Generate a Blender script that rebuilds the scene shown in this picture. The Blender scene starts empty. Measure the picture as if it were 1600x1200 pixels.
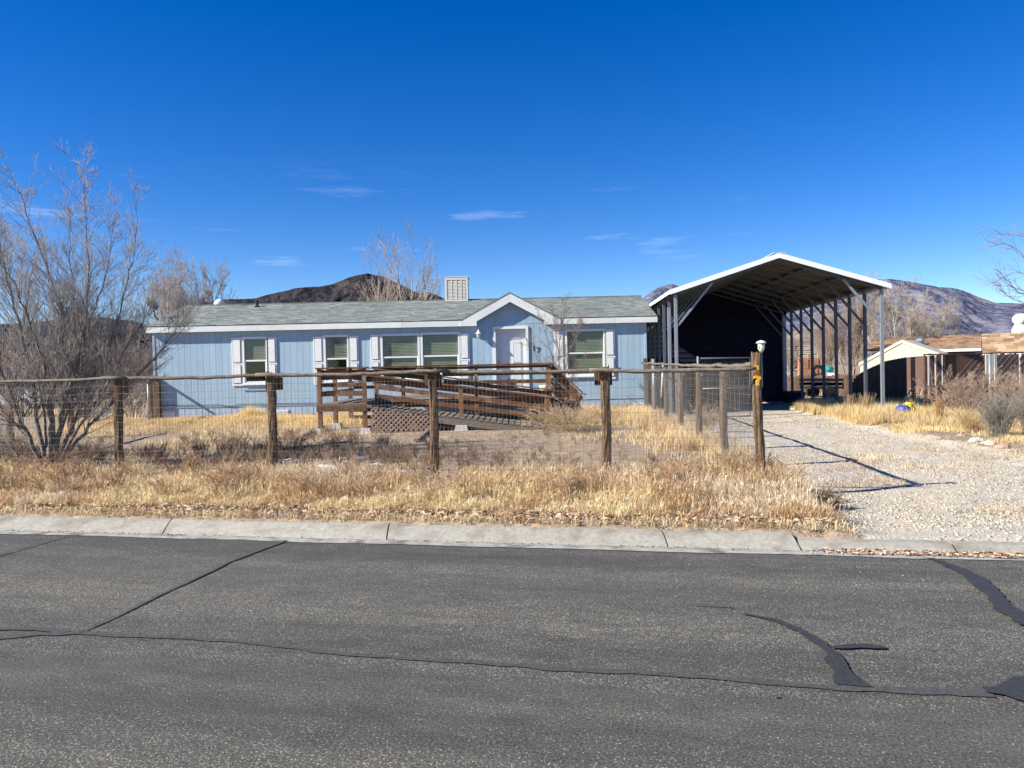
import bpy, math, random
import numpy as np
from mathutils import Vector, Matrix, Euler
random.seed(7)
RNG = np.random.default_rng(11)
SC = bpy.context.scene
COL = SC.collection
R = math.radians

# ------------------------------------------------------------------ camera, sky, sun, exposure
EYE = 1.6
PITCH = math.atan(22/1200.0)
ROLL = 0.0215
cam_d = bpy.data.cameras.new('camera')
cam = bpy.data.objects.new('camera', cam_d); COL.objects.link(cam)
cam_d.sensor_width = 36; cam_d.lens = 27.0; cam_d.clip_end = 30000; cam_d.clip_start = 0.05
CM = Matrix.Rotation(math.pi/2-PITCH, 3, 'X') @ Matrix.Rotation(-ROLL, 3, 'Z')
cam.matrix_world = Matrix.Translation((0, 0, EYE)) @ CM.to_4x4()
SC.camera = cam

SUN_AZ, SUN_EL = R(73), R(33)      # azimuth measured from the house front's normal, towards the left
to_sun = Vector((-math.sin(SUN_AZ)*math.cos(SUN_EL), -math.cos(SUN_AZ)*math.cos(SUN_EL), math.sin(SUN_EL)))
sd = bpy.data.lights.new('sun', 'SUN'); sun = bpy.data.objects.new('sun', sd); COL.objects.link(sun)
sd.energy = 5.0; sd.angle = R(0.5); sd.color = (1.0, 0.945, 0.84)
sun.rotation_euler = (-to_sun).to_track_quat('-Z', 'Y').to_euler(); sun.location = (-20, -5, 20)

world = bpy.data.worlds.new('World'); SC.world = world; world.use_nodes = True
nt = world.node_tree; nt.nodes.clear()
N = lambda t: nt.nodes.new(t)
L = lambda a, b: nt.links.new(a, b)
out = N('ShaderNodeOutputWorld'); bg = N('ShaderNodeBackground'); sky = N('ShaderNodeTexSky')
sky.sky_type = 'NISHITA'; sky.sun_disc = False
sky.sun_elevation = SUN_EL; sky.sun_rotation = math.atan2(to_sun.x, to_sun.y)
sky.altitude = 1900; sky.air_density = 1.0; sky.dust_density = 0.15; sky.ozone_density = 3.0
hsv = N('ShaderNodeHueSaturation'); hsv.inputs['Saturation'].default_value = 1.40
hsv.inputs['Hue'].default_value = 0.515
L(sky.outputs[0], hsv.inputs['Color'])
tc = N('ShaderNodeTexCoord'); mp = N('ShaderNodeMapping'); mp.inputs['Scale'].default_value = (7, 7, 62)
mp.inputs['Location'].default_value = (3.1, 1.9, 5.2)
no = N('ShaderNodeTexNoise'); no.inputs['Scale'].default_value = 1.0; no.inputs['Detail'].default_value = 6; no.inputs['Roughness'].default_value = .6
L(tc.outputs['Generated'], mp.inputs[0]); L(mp.outputs[0], no.inputs['Vector'])
rp = N('ShaderNodeValToRGB'); rp.color_ramp.elements[0].position = .60; rp.color_ramp.elements[1].position = .80
L(no.outputs[0], rp.inputs[0])
sep = N('ShaderNodeSeparateXYZ'); L(tc.outputs['Generated'], sep.inputs[0])
bandr = N('ShaderNodeValToRGB'); cr = bandr.color_ramp                      # thin wisps live in a low band of the sky
cr.elements[0].position = .09; cr.elements[0].color = (0, 0, 0, 1); cr.elements[1].position = .26; cr.elements[1].color = (0, 0, 0, 1)
e = cr.elements.new(.14); e.color = (1, 1, 1, 1); e = cr.elements.new(.20); e.color = (.8, .8, .8, 1)
L(sep.outputs['Z'], bandr.inputs[0])
mul = N('ShaderNodeMath'); mul.operation = 'MULTIPLY'; L(rp.outputs[0], mul.inputs[0]); L(bandr.outputs[0], mul.inputs[1])
mul2 = N('ShaderNodeMath'); mul2.operation = 'MULTIPLY'; amap = N('ShaderNodeMapRange'); amap.interpolation_type = 'SMOOTHSTEP'; L(sep.outputs['X'], amap.inputs[0])      # the wisps thin out to the right
amap.inputs['From Min'].default_value = .12; amap.inputs['From Max'].default_value = .34; amap.inputs['To Min'].default_value = 1; amap.inputs['To Max'].default_value = .1
mul3 = N('ShaderNodeMath'); mul3.operation = 'MULTIPLY'; L(mul.outputs[0], mul3.inputs[0]); L(amap.outputs[0], mul3.inputs[1])
L(mul3.outputs[0], mul2.inputs[0]); mul2.inputs[1].default_value = .18
mixc = N('ShaderNodeMixRGB'); L(mul2.outputs[0], mixc.inputs[0]); L(hsv.outputs[0], mixc.inputs[1]); mixc.inputs[2].default_value = (9, 9.5, 10, 1)
L(mixc.outputs[0], bg.inputs[0]); bg.inputs[1].default_value = 0.080; L(bg.outputs[0], out.inputs[0])

SC.view_settings.view_transform = 'Standard'; SC.view_settings.look = 'None'
SC.view_settings.exposure = 1.05; SC.view_settings.gamma = 1; SC.view_settings.use_curve_mapping = False
SC.cycles.max_bounces = 6; SC.cycles.diffuse_bounces = 3; SC.cycles.transparent_max_bounces = 16
SC.cycles.caustics_reflective = False; SC.cycles.caustics_refractive = False

# ------------------------------------------------------------------ helpers
def ray(px, py):
    return CM @ Vector(((px-800)/1200.0, -(py-600)/1200.0, -1.0))
def at(px, py, Y):
    "world point seen at a photo pixel, at its own real distance Y"
    d = ray(px, py); k = Y/d.y
    return Vector((d.x*k, Y, EYE+d.z*k))
def xat(px, py, Y): return at(px, py, Y).x
def zat(px, py, Y): return at(px, py, Y).z
def on_z(px, py, z):
    d = ray(px, py); k = (z-EYE)/d.z
    return Vector((d.x*k, d.y*k, z))

def hash2(ix, iy, seed):
    h = (ix.astype(np.int64)*374761393 + iy.astype(np.int64)*668265263 + seed*144665) & 0x7fffffff
    h = ((h ^ (h >> 13))*1274126177) & 0x7fffffff
    return ((h ^ (h >> 16)) & 0xffff)/65535.0
def vnoise(x, y, seed=0):
    x = np.asarray(x, float); y = np.asarray(y, float)
    ix = np.floor(x); iy = np.floor(y); fx = x-ix; fy = y-iy
    fx = fx*fx*(3-2*fx); fy = fy*fy*(3-2*fy)
    a = hash2(ix, iy, seed); b = hash2(ix+1, iy, seed); c = hash2(ix, iy+1, seed); d = hash2(ix+1, iy+1, seed)
    return (a*(1-fx)+b*fx)*(1-fy)+(c*(1-fx)+d*fx)*fy
def fbm(x, y, seed=0, oct=4):
    t = 0; amp = .5; s = 0
    for o in range(oct):
        t = t+amp*vnoise(np.asarray(x)*2**o, np.asarray(y)*2**o, seed+o*17); s += amp; amp *= .5
    return t/s
def sstep(a, b, x):
    t = np.clip((np.asarray(x, float)-a)/(b-a), 0, 1); return t*t*(3-2*t)

YAW = R(11.8)
DV = Vector((math.cos(YAW), -math.sin(YAW), 0)); NV = Vector((math.sin(YAW), math.cos(YAW), 0))
def st(x, y): return x*NV.x+y*NV.y, x*DV.x+y*DV.y      # (distance across the road, distance along it)
def xy(s, t): return NV.x*s+DV.x*t, NV.y*s+DV.y*t
S_ROAD, S_CURB, S_FENCE = 6.80, 7.14, 9.5
def fence_x(y): return 3.05+(np.asarray(y)-9.55)*0.0796
def drive_r(y): return 7.9+(np.asarray(y)-11.9)*0.135
def drive_mask(x, y):
    l = fence_x(y)+.10; r = drive_r(y)+np.clip(11.5-np.asarray(y), 0, 5)*1.6
    w = (fbm(np.asarray(x)*.9, np.asarray(y)*.9, 5)-.5)*.9
    return sstep(l-.15, l+.35, x+w*.5)*(1-sstep(r-.5, r+.5, x+w))
def H(x, y):
    x = np.asarray(x, float); y = np.asarray(y, float)
    s, t = st(x, y)
    yard = .115+.11*sstep(7.1, 9.0, s)-.05*sstep(10, 12, s)+(fbm(x*.6, y*.6, 2)-.5)*.07*sstep(7.2, 8.2, s)
    dr = .036*(1-sstep(7.3, 9.2, s))+.012+(fbm(x*.7, y*.7, 3)-.5)*.10*sstep(7.2, 8.0, s)
    right = .10+(fbm(x*.5, y*.5, 8)-.5)*.1
    m = drive_mask(x, y)
    isr = sstep(0, 1, x-drive_r(y)+.3)
    base = yard*(1-isr)+right*isr
    near = base*(1-m)+dr*m
    f = sstep(35, 60, np.hypot(x*.7, y))
    near = near*(1-f)+.05*f
    return np.where(s < S_CURB-.02, -.08, near)

def mesh_np(name, V, F, smooth=False, tint=None):
    V = np.asarray(V, np.float32); me = bpy.data.meshes.new(name)
    F = np.asarray(F, np.int32); n, k = F.shape
    me.vertices.add(len(V)); me.vertices.foreach_set('co', V.ravel())
    me.loops.add(n*k); me.loops.foreach_set('vertex_index', F.ravel())
    me.polygons.add(n); me.polygons.foreach_set('loop_start', np.arange(0, n*k, k, dtype=np.int32))
    if smooth: me.polygons.foreach_set('use_smooth', np.ones(n, bool))
    if tint is not None:
        a = me.attributes.new('tint', 'FLOAT_COLOR', 'POINT')
        c = np.ones((len(V), 4), np.float32); c[:, :3] = tint; a.data.foreach_set('color', c.ravel())
    me.update(calc_edges=True); me.validate()
    return me

class MB:
    def __init__(s): s.v = []; s.f = []
    def add(s, vs, fs):
        b = len(s.v); s.v += [tuple(v) for v in vs]; s.f += [tuple(i+b for i in f) for f in fs]; return s
    def box(s, x0, x1, y0, y1, z0, z1):
        if x0 > x1: x0, x1 = x1, x0
        if y0 > y1: y0, y1 = y1, y0
        if z0 > z1: z0, z1 = z1, z0
        return s.add([(x0,y0,z0),(x1,y0,z0),(x1,y1,z0),(x0,y1,z0),(x0,y0,z1),(x1,y0,z1),(x1,y1,z1),(x0,y1,z1)],
              [(0,3,2,1),(4,5,6,7),(0,1,5,4),(1,2,6,5),(2,3,7,6),(3,0,4,7)])
    def beam(s, a, b, w, h, up=(0,0,1)):
        "box from a to b, w wide across, h tall"
        a = Vector(a); b = Vector(b); d = (b-a).normalized(); u = Vector(up)
        sx = d.cross(u)
        if sx.length < 1e-4: sx = d.cross(Vector((1,0,0)))
        sx.normalize(); uz = sx.cross(d).normalized()
        sx = sx*w/2; uz = uz*h/2
        vs = [a-sx-uz, a+sx-uz, a+sx+uz, a-sx+uz, b-sx-uz, b+sx-uz, b+sx+uz, b-sx+uz]
        return s.add(vs, [(0,3,2,1),(4,5,6,7),(0,1,5,4),(1,2,6,5),(2,3,7,6),(3,0,4,7)][0:0]+[(0,1,2,3),(7,6,5,4),(0,4,5,1),(1,5,6,2),(2,6,7,3),(3,7,4,0)])
    def prism(s, poly, y0, y1, axis='y'):
        n = len(poly)
        if axis == 'y': vs = [(p[0], y0, p[1]) for p in poly]+[(p[0], y1, p[1]) for p in poly]
        elif axis == 'x': vs = [(y0, p[0], p[1]) for p in poly]+[(y1, p[0], p[1]) for p in poly]
        else: vs = [(p[0], p[1], y0) for p in poly]+[(p[0], p[1], y1) for p in poly]
        fs = [tuple(range(n)), tuple(range(2*n-1, n-1, -1))]+[(i, i+n, (i+1) % n+n, (i+1) % n) for i in range(n)]
        return s.add(vs, fs)
    def tube(s, pts, rad, sides=6, cap=True):
        V, F = tube_arr(np.array([tuple(p) for p in pts], float), np.broadcast_to(np.asarray(rad, float), (len(pts),)), sides)
        b = len(s.v); s.v += [tuple(v) for v in V]; s.f += [tuple(int(i)+b for i in f) for f in F]
        if cap:
            n = len(pts); s.f.append(tuple(b+i for i in range(sides))); s.f.append(tuple(b+(n-1)*sides+i for i in reversed(range(sides))))
        return s
    def lathe(s, prof, c, sides=12):
        n = len(prof); vs = []
        for r, z in prof:
            for k in range(sides):
                a = 2*math.pi*k/sides; vs.append((c[0]+r*math.cos(a), c[1]+r*math.sin(a), c[2]+z))
        fs = [(i*sides+k, i*sides+(k+1) % sides, (i+1)*sides+(k+1) % sides, (i+1)*sides+k) for i in range(n-1) for k in range(sides)]
        fs += [tuple(reversed(range(sides))), tuple((n-1)*sides+k for k in range(sides))]
        return s.add(vs, fs)
    def build(s, name, mat, parent=None, origin=None, smooth=False):
        o = Vector(origin) if origin is not None else (Vector(parent['_o']) if parent is not None and '_o' in parent else Vector((0,0,0)))
        me = bpy.data.meshes.new(name)
        me.from_pydata([tuple(Vector(v)-o) for v in s.v], [], s.f)
        if smooth:
            for p in me.polygons: p.use_smooth = True
        me.update()
        return link(name, me, mat, parent, (0,0,0) if parent is not None else o)

def tube_arr(P, rad, sides):
    n = len(P)
    T = np.empty_like(P); T[1:-1] = P[2:]-P[:-2]; T[0] = P[1]-P[0]; T[-1] = P[-1]-P[-2]
    T /= np.linalg.norm(T, axis=1)[:, None]+1e-9
    m = T.mean(0); ref = np.array([0, 0, 1.]) if abs(m[2]) < .8*np.linalg.norm(m)+1e-9 else np.array([1., 0.3, 0])
    A = np.cross(T, ref); A /= np.linalg.norm(A, axis=1)[:, None]+1e-9
    B = np.cross(T, A)
    ang = np.arange(sides)*2*math.pi/sides
    V = P[:, None, :]+rad[:, None, None]*(A[:, None, :]*np.cos(ang)[None, :, None]+B[:, None, :]*np.sin(ang)[None, :, None])
    V = V.reshape(-1, 3)
    i = np.arange(n-1)[:, None]; k = np.arange(sides)[None, :]; k2 = (k+1) % sides
    F = np.stack([i*sides+k, (i+1)*sides+k, (i+1)*sides+k2, i*sides+k2], -1).reshape(-1, 4)
    return V, F
def tubes_mesh(name, lines, sides, smooth=True):
    Vs = []; Fs = []; b = 0
    for P, r in lines:
        V, F = tube_arr(P, r, sides); Vs.append(V); Fs.append(F+b); b += len(V)
    return mesh_np(name, np.concatenate(Vs), np.concatenate(Fs), smooth)

def link(name, me, mat, parent=None, loc=(0,0,0), rot=(0,0,0)):
    o = bpy.data.objects.new(name, me); COL.objects.link(o)
    if mat is not None and me is not None and len(me.materials) == 0: me.materials.append(mat)
    o.location = loc; o.rotation_euler = rot
    if parent is not None: o.parent = parent
    return o
def thing(name, label, cat, loc=(0,0,0), group=None):
    o = bpy.data.objects.new(name, None); COL.objects.link(o); o.empty_display_size = .2
    o.location = loc; o['_o'] = tuple(loc); o['label'] = label; o['category'] = cat
    if group: o['group'] = group
    return o
def tag(o, label, cat, group=None, kind=None):
    o['label'] = label; o['category'] = cat
    if group: o['group'] = group
    if kind: o['kind'] = kind
    return o
def structure(o): o['kind'] = 'structure'; return o
def stuff(o, label=None, cat=None):
    o['kind'] = 'stuff'
    if label: o['label'] = label
    if cat: o['category'] = cat
    return o

# ------------------------------------------------------------------ materials
def mat_new(name):
    m = bpy.data.materials.new(name); m.use_nodes = True
    return m, m.node_tree, m.node_tree.nodes['Principled BSDF']
def M(name, c1, c2=None, scale=4.0, rough=.8, stretch=(1,1,1), bump=0.0, bscale=None, detail=5, spec=.3, metal=0.0, rand=0.0, contrast=(.3,.7), tint=False, dirt=None, coord='Object'):
    m, t, b = mat_new(name); n = t.nodes; l = t.links
    b.inputs['Roughness'].default_value = rough; b.inputs['Specular IOR Level'].default_value = spec; b.inputs['Metallic'].default_value = metal
    c2 = c2 or c1
    tcn = n.new('ShaderNodeTexCoord'); mpn = n.new('ShaderNodeMapping'); mpn.inputs['Scale'].default_value = stretch
    l.new(tcn.outputs[coord], mpn.inputs[0])
    oi = n.new('ShaderNodeObjectInfo')
    add = n.new('ShaderNodeVectorMath'); add.operation = 'ADD'; sc = n.new('ShaderNodeVectorMath'); sc.operation = 'SCALE'
    l.new(oi.outputs['Random'], sc.inputs[0]); sc.inputs['Scale'].default_value = 37.0
    l.new(mpn.outputs[0], add.inputs[0]); l.new(sc.outputs[0], add.inputs[1])
    no = n.new('ShaderNodeTexNoise'); no.inputs['Scale'].default_value = scale; no.inputs['Detail'].default_value = detail; no.inputs['Roughness'].default_value = .62
    l.new(add.outputs[0], no.inputs['Vector'])
    rp = n.new('ShaderNodeValToRGB'); rp.color_ramp.elements[0].position = contrast[0]; rp.color_ramp.elements[1].position = contrast[1]
    rp.color_ramp.elements[0].color = (*c1, 1); rp.color_ramp.elements[1].color = (*c2, 1)
    l.new(no.outputs['Fac'], rp.inputs[0]); col = rp.outputs[0]
    if dirt:
        d, dscale, lo, hi = dirt
        dn = n.new('ShaderNodeTexNoise'); dn.inputs['Scale'].default_value = dscale; dn.inputs['Detail'].default_value = 6
        l.new(tcn.outputs[coord], dn.inputs['Vector'])
        dr = n.new('ShaderNodeValToRGB'); dr.color_ramp.elements[0].position = lo; dr.color_ramp.elements[1].position = hi
        l.new(dn.outputs['Fac'], dr.inputs[0])
        mx = n.new('ShaderNodeMixRGB'); l.new(dr.outputs[0], mx.inputs[0]); l.new(col, mx.inputs[1]); mx.inputs[2].default_value = (*d, 1); col = mx.outputs[0]
    if tint:
        at_ = n.new('ShaderNodeAttribute'); at_.attribute_name = 'tint'
        mx = n.new('ShaderNodeMixRGB'); mx.blend_type = 'MULTIPLY'; mx.inputs[0].default_value = 1
        l.new(col, mx.inputs[1]); l.new(at_.outputs['Color'], mx.inputs[2]); col = mx.outputs[0]
    if rand:
        hs = n.new('ShaderNodeHueSaturation'); mr = n.new('ShaderNodeMapRange')
        mr.inputs['To Min'].default_value = 1-rand; mr.inputs['To Max'].default_value = 1+rand
        l.new(oi.outputs['Random'], mr.inputs[0]); l.new(mr.outputs[0], hs.inputs['Value']); l.new(col, hs.inputs['Color']); col = hs.outputs[0]
    l.new(col, b.inputs['Base Color'])
    if bump:
        bn = n.new('ShaderNodeBump'); bn.inputs['Strength'].default_value = bump; bn.inputs['Distance'].default_value = .02
        if bscale:
            n2 = n.new('ShaderNodeTexNoise'); n2.inputs['Scale'].default_value = bscale; n2.inputs['Detail'].default_value = 5
            l.new(mpn.outputs[0], n2.inputs['Vector']); l.new(n2.outputs['Fac'], bn.inputs['Height'])
        else: l.new(no.outputs['Fac'], bn.inputs['Height'])
        l.new(bn.outputs[0], b.inputs['Normal'])
    return m

m_white = M('white_paint', (.73,.755,.735), (.80,.825,.80), 3, .55, rand=.03)
m_fascia = M('fascia_paint', (.65,.68,.665), (.74,.77,.75), 2, .6, rand=.06, dirt=((.5,.48,.46), 6, .62, .8))
m_shutter = M('shutter_paint', (.72,.745,.725), (.79,.815,.79), 6, .6, dirt=((.55,.52,.5), 9, .62, .85))
m_blue = M('blue_siding', (.315,.45,.55), (.365,.50,.60), 3.0, .75, stretch=(1,1,.25), rand=.045, bump=.12, bscale=40, dirt=((.36,.42,.5), 1.6, .55, .85))
m_skirt = M('blue_skirting', (.36,.45,.56), (.41,.50,.62), 3.0, .8, rand=.05, bump=.1, bscale=40, dirt=((.38,.36,.33), 2.5, .55, .8))
m_door = M('door_paint', (.67,.70,.70), (.72,.75,.74), 2, .45)
m_black = M('black_plastic', (.012,.012,.013), (.02,.02,.02), 5, .5)
m_dark = M('dark_interior', (.02,.02,.022), (.03,.03,.03), 5, .9)  # near-black colour standing in for the shade of unlit insides
m_blind = M('blind_vinyl', (.22,.23,.165), (.29,.30,.22), 2, .6)
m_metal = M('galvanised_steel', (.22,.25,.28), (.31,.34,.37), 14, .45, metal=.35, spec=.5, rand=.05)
m_steel = M('shaded_carport_steel', (.07,.085,.105), (.10,.12,.145), 10, .5, metal=.2, spec=.4, rand=.06)  # darker copy of the steel, carrying the shade on the inner frame
m_roofu = M('carport_sheet', (.09,.076,.06), (.12,.10,.08), 6, .55, metal=.1, rand=.05)  # sheet tone lowered to carry the shade under the roof
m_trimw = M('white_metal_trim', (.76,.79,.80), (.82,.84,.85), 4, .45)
m_navy = M('shaded_navy_metal', (.008,.011,.028), (.013,.018,.038), 5, .7, spec=.12)  # navy taken down to near-black; the carport's deep shade is in the colour
m_deck = M('stained_deck_wood', (.055,.022,.010), (.21,.09,.037), 6, .7, stretch=(1,6,10), rand=.3, bump=.25, dirt=((.27,.20,.145), 4, .50, .76))
m_deckv = M('stained_post_wood', (.10,.045,.020), (.27,.135,.06), 6, .7, stretch=(9,9,1), rand=.22, bump=.25, dirt=((.36,.29,.22), 5, .55, .8))
m_greyw = M('weathered_boards', (.10,.082,.065), (.27,.225,.18), 6, .85, stretch=(1,6,10), rand=.2, bump=.3)
m_fpost = M('fence_post_wood', (.04,.024,.013), (.22,.14,.078), 7, .85, stretch=(7,7,.8), rand=.15, bump=.5, contrast=(.32,.68), dirt=((.05,.035,.025), 3, .6, .8))
m_frail = M('fence_rail_wood', (.06,.05,.04), (.22,.185,.145), 8, .85, stretch=(1.2,6,6), rand=.12, bump=.4, dirt=((.07,.055,.04), 7, .58, .75))
m_wire = M('fence_wire', (.16,.15,.14), (.27,.25,.23), 6, .5, metal=.5)
m_lattice = M('lattice_wood', (.24,.165,.12), (.42,.31,.235), 8, .8, rand=.1)
m_conc = M('concrete_block', (.38,.36,.33), (.50,.48,.44), 12, .9, bump=.3, bscale=60)
m_curb = M('curb_concrete', (.25,.235,.195), (.38,.36,.305), 26, .9, bump=.35, bscale=120, rand=.05, detail=8, dirt=((.19,.165,.135), 4.5, .50, .78))
m_gutter = M('gutter_concrete', (.24,.23,.215), (.40,.385,.35), 9, .9, bump=.4, bscale=90, dirt=((.13,.115,.10), 5, .50, .66))
m_bark = M('pale_grey_bark', (.07,.052,.043), (.30,.265,.235), 9, .85, bump=.5, stretch=(3,3,1))
m_twig = M('bare_twig', (.23,.20,.18), (.42,.385,.355), 3, .8)
m_twig2 = M('pale_twig', (.30,.25,.20), (.46,.40,.335), 1.5, .8)
m_twig3 = M('brown_twig', (.22,.155,.12), (.36,.27,.215), 1.5, .8)
m_sage = M('sagebrush_stem', (.20,.18,.15), (.33,.30,.25), 6, .9)
m_tumble = M('brown_weed_stem', (.30,.215,.155), (.50,.385,.285), 6, .9)
m_grass = M('dry_grass', (.85,.85,.85), (1,1,1), 2, .75, tint=True, spec=.2)
_t = m_grass.node_tree; _b = _t.nodes['Principled BSDF']; _tr = _t.nodes.new('ShaderNodeBsdfTranslucent'); _mx = _t.nodes.new('ShaderNodeMixShader'); _mx.inputs[0].default_value = .35
_t.links.new(_b.inputs['Base Color'].links[0].from_socket, _tr.inputs['Color']); _t.links.new(_b.outputs[0], _mx.inputs[1]); _t.links.new(_tr.outputs[0], _mx.inputs[2]); _t.links.new(_mx.outputs[0], _t.nodes['Material Output'].inputs['Surface'])
m_stone = M('gravel_stone', (.8,.8,.8), (1,1,1), 60, .9, tint=True)
m_leaf = M('fallen_leaf', (.85,.85,.85), (1,1,1), 20, .8, tint=True)
m_rock = M('field_rock', (.22,.19,.165), (.42,.37,.32), 6, .9, bump=.5, rand=.3)
m_shing = M('grey_green_shingle', (.75,.75,.75), (1,1,1), 14, .9, tint=True, bump=.4, bscale=70)
m_brownroof = M('brown_shingle', (.8,.8,.8), (1,1,1), 8, .9, tint=True)
m_brown = M('brown_slat', (.055,.032,.025), (.09,.052,.04), 5, .6, rand=.2)
m_brownwall = M('brown_lap_siding', (.105,.062,.047), (.14,.085,.065), 5, .7, rand=.06)
m_cream = M('cream_sheet_metal', (.52,.48,.36), (.58,.54,.42), 3, .5)
m_snow = M('snow', (.75,.79,.85), (.85,.88,.9), 9, .7)
m_cooler = M('cooler_cabinet', (.62,.59,.50), (.70,.67,.58), 6, .6, dirt=((.45,.40,.33), 10, .6, .8))
m_pad = M('cooler_pad', (.26,.24,.20), (.42,.39,.33), 18, .95, stretch=(1,1,4))
m_yellow = M('yellow_plastic', (.80,.60,.04), (.85,.66,.06), 5, .4)
m_yelnum = M('yellow_number', (.75,.40,.03), (.82,.47,.05), 12, .5)
m_bluep = M('blue_plastic', (.03,.05,.28), (.05,.07,.34), 5, .4)
m_teal = M('teal_plastic', (.05,.42,.36), (.07,.48,.42), 5, .4)
m_orangew = M('cedar_wood', (.40,.19,.10), (.52,.27,.15), 6, .8, stretch=(5,5,1), rand=.15)
m_picket = M('weathered_picket', (.20,.12,.075), (.36,.24,.16), 6, .85, stretch=(5,5,.8), rand=.25)
m_lampg = M('lantern_glass', (.62,.60,.44), (.68,.66,.50), 6, .25, spec=.5)
m_rubber = M('rubber', (.015,.015,.016), (.025,.025,.025), 5, .8)
m_silver = M('silver_car_paint', (.55,.58,.62), (.58,.61,.65), 2, .3, metal=.3, spec=.6)
m_darkcar = M('grey_car_paint', (.10,.11,.13), (.12,.13,.15), 2, .3, metal=.3, spec=.6)

def glass_mat(name, tintc):
    m = bpy.data.materials.new(name); m.use_nodes = True; t = m.node_tree; t.nodes.clear()
    o = t.nodes.new('ShaderNodeOutputMaterial'); mx = t.nodes.new('ShaderNodeMixShader'); tr = t.nodes.new('ShaderNodeBsdfTransparent')
    gl = t.nodes.new('ShaderNodeBsdfGlossy'); lw = t.nodes.new('ShaderNodeLayerWeight'); lw.inputs['Blend'].default_value = .5; pw_ = t.nodes.new('ShaderNodeMath'); pw_.operation = 'POWER'; pw_.inputs[1].default_value = 5; t.links.new(lw.outputs['Facing'], pw_.inputs[0]); fr = t.nodes.new('ShaderNodeMath'); fr.operation = 'MULTIPLY_ADD'; fr.inputs[1].default_value = .9; fr.inputs[2].default_value = .06; t.links.new(pw_.outputs[0], fr.inputs[0])
    tr.inputs[0].default_value = (*tintc, 1); gl.inputs['Roughness'].default_value = .02
    t.links.new(fr.outputs[0], mx.inputs[0]); t.links.new(tr.outputs[0], mx.inputs[1]); t.links.new(gl.outputs[0], mx.inputs[2]); t.links.new(mx.outputs[0], o.inputs[0])
    return m
m_glass = glass_mat('window_glass', (.86,.90,.86))
m_carglass = M('car_glass', (.02,.025,.03), (.03,.035,.04), 2, .08, spec=.6)

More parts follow.
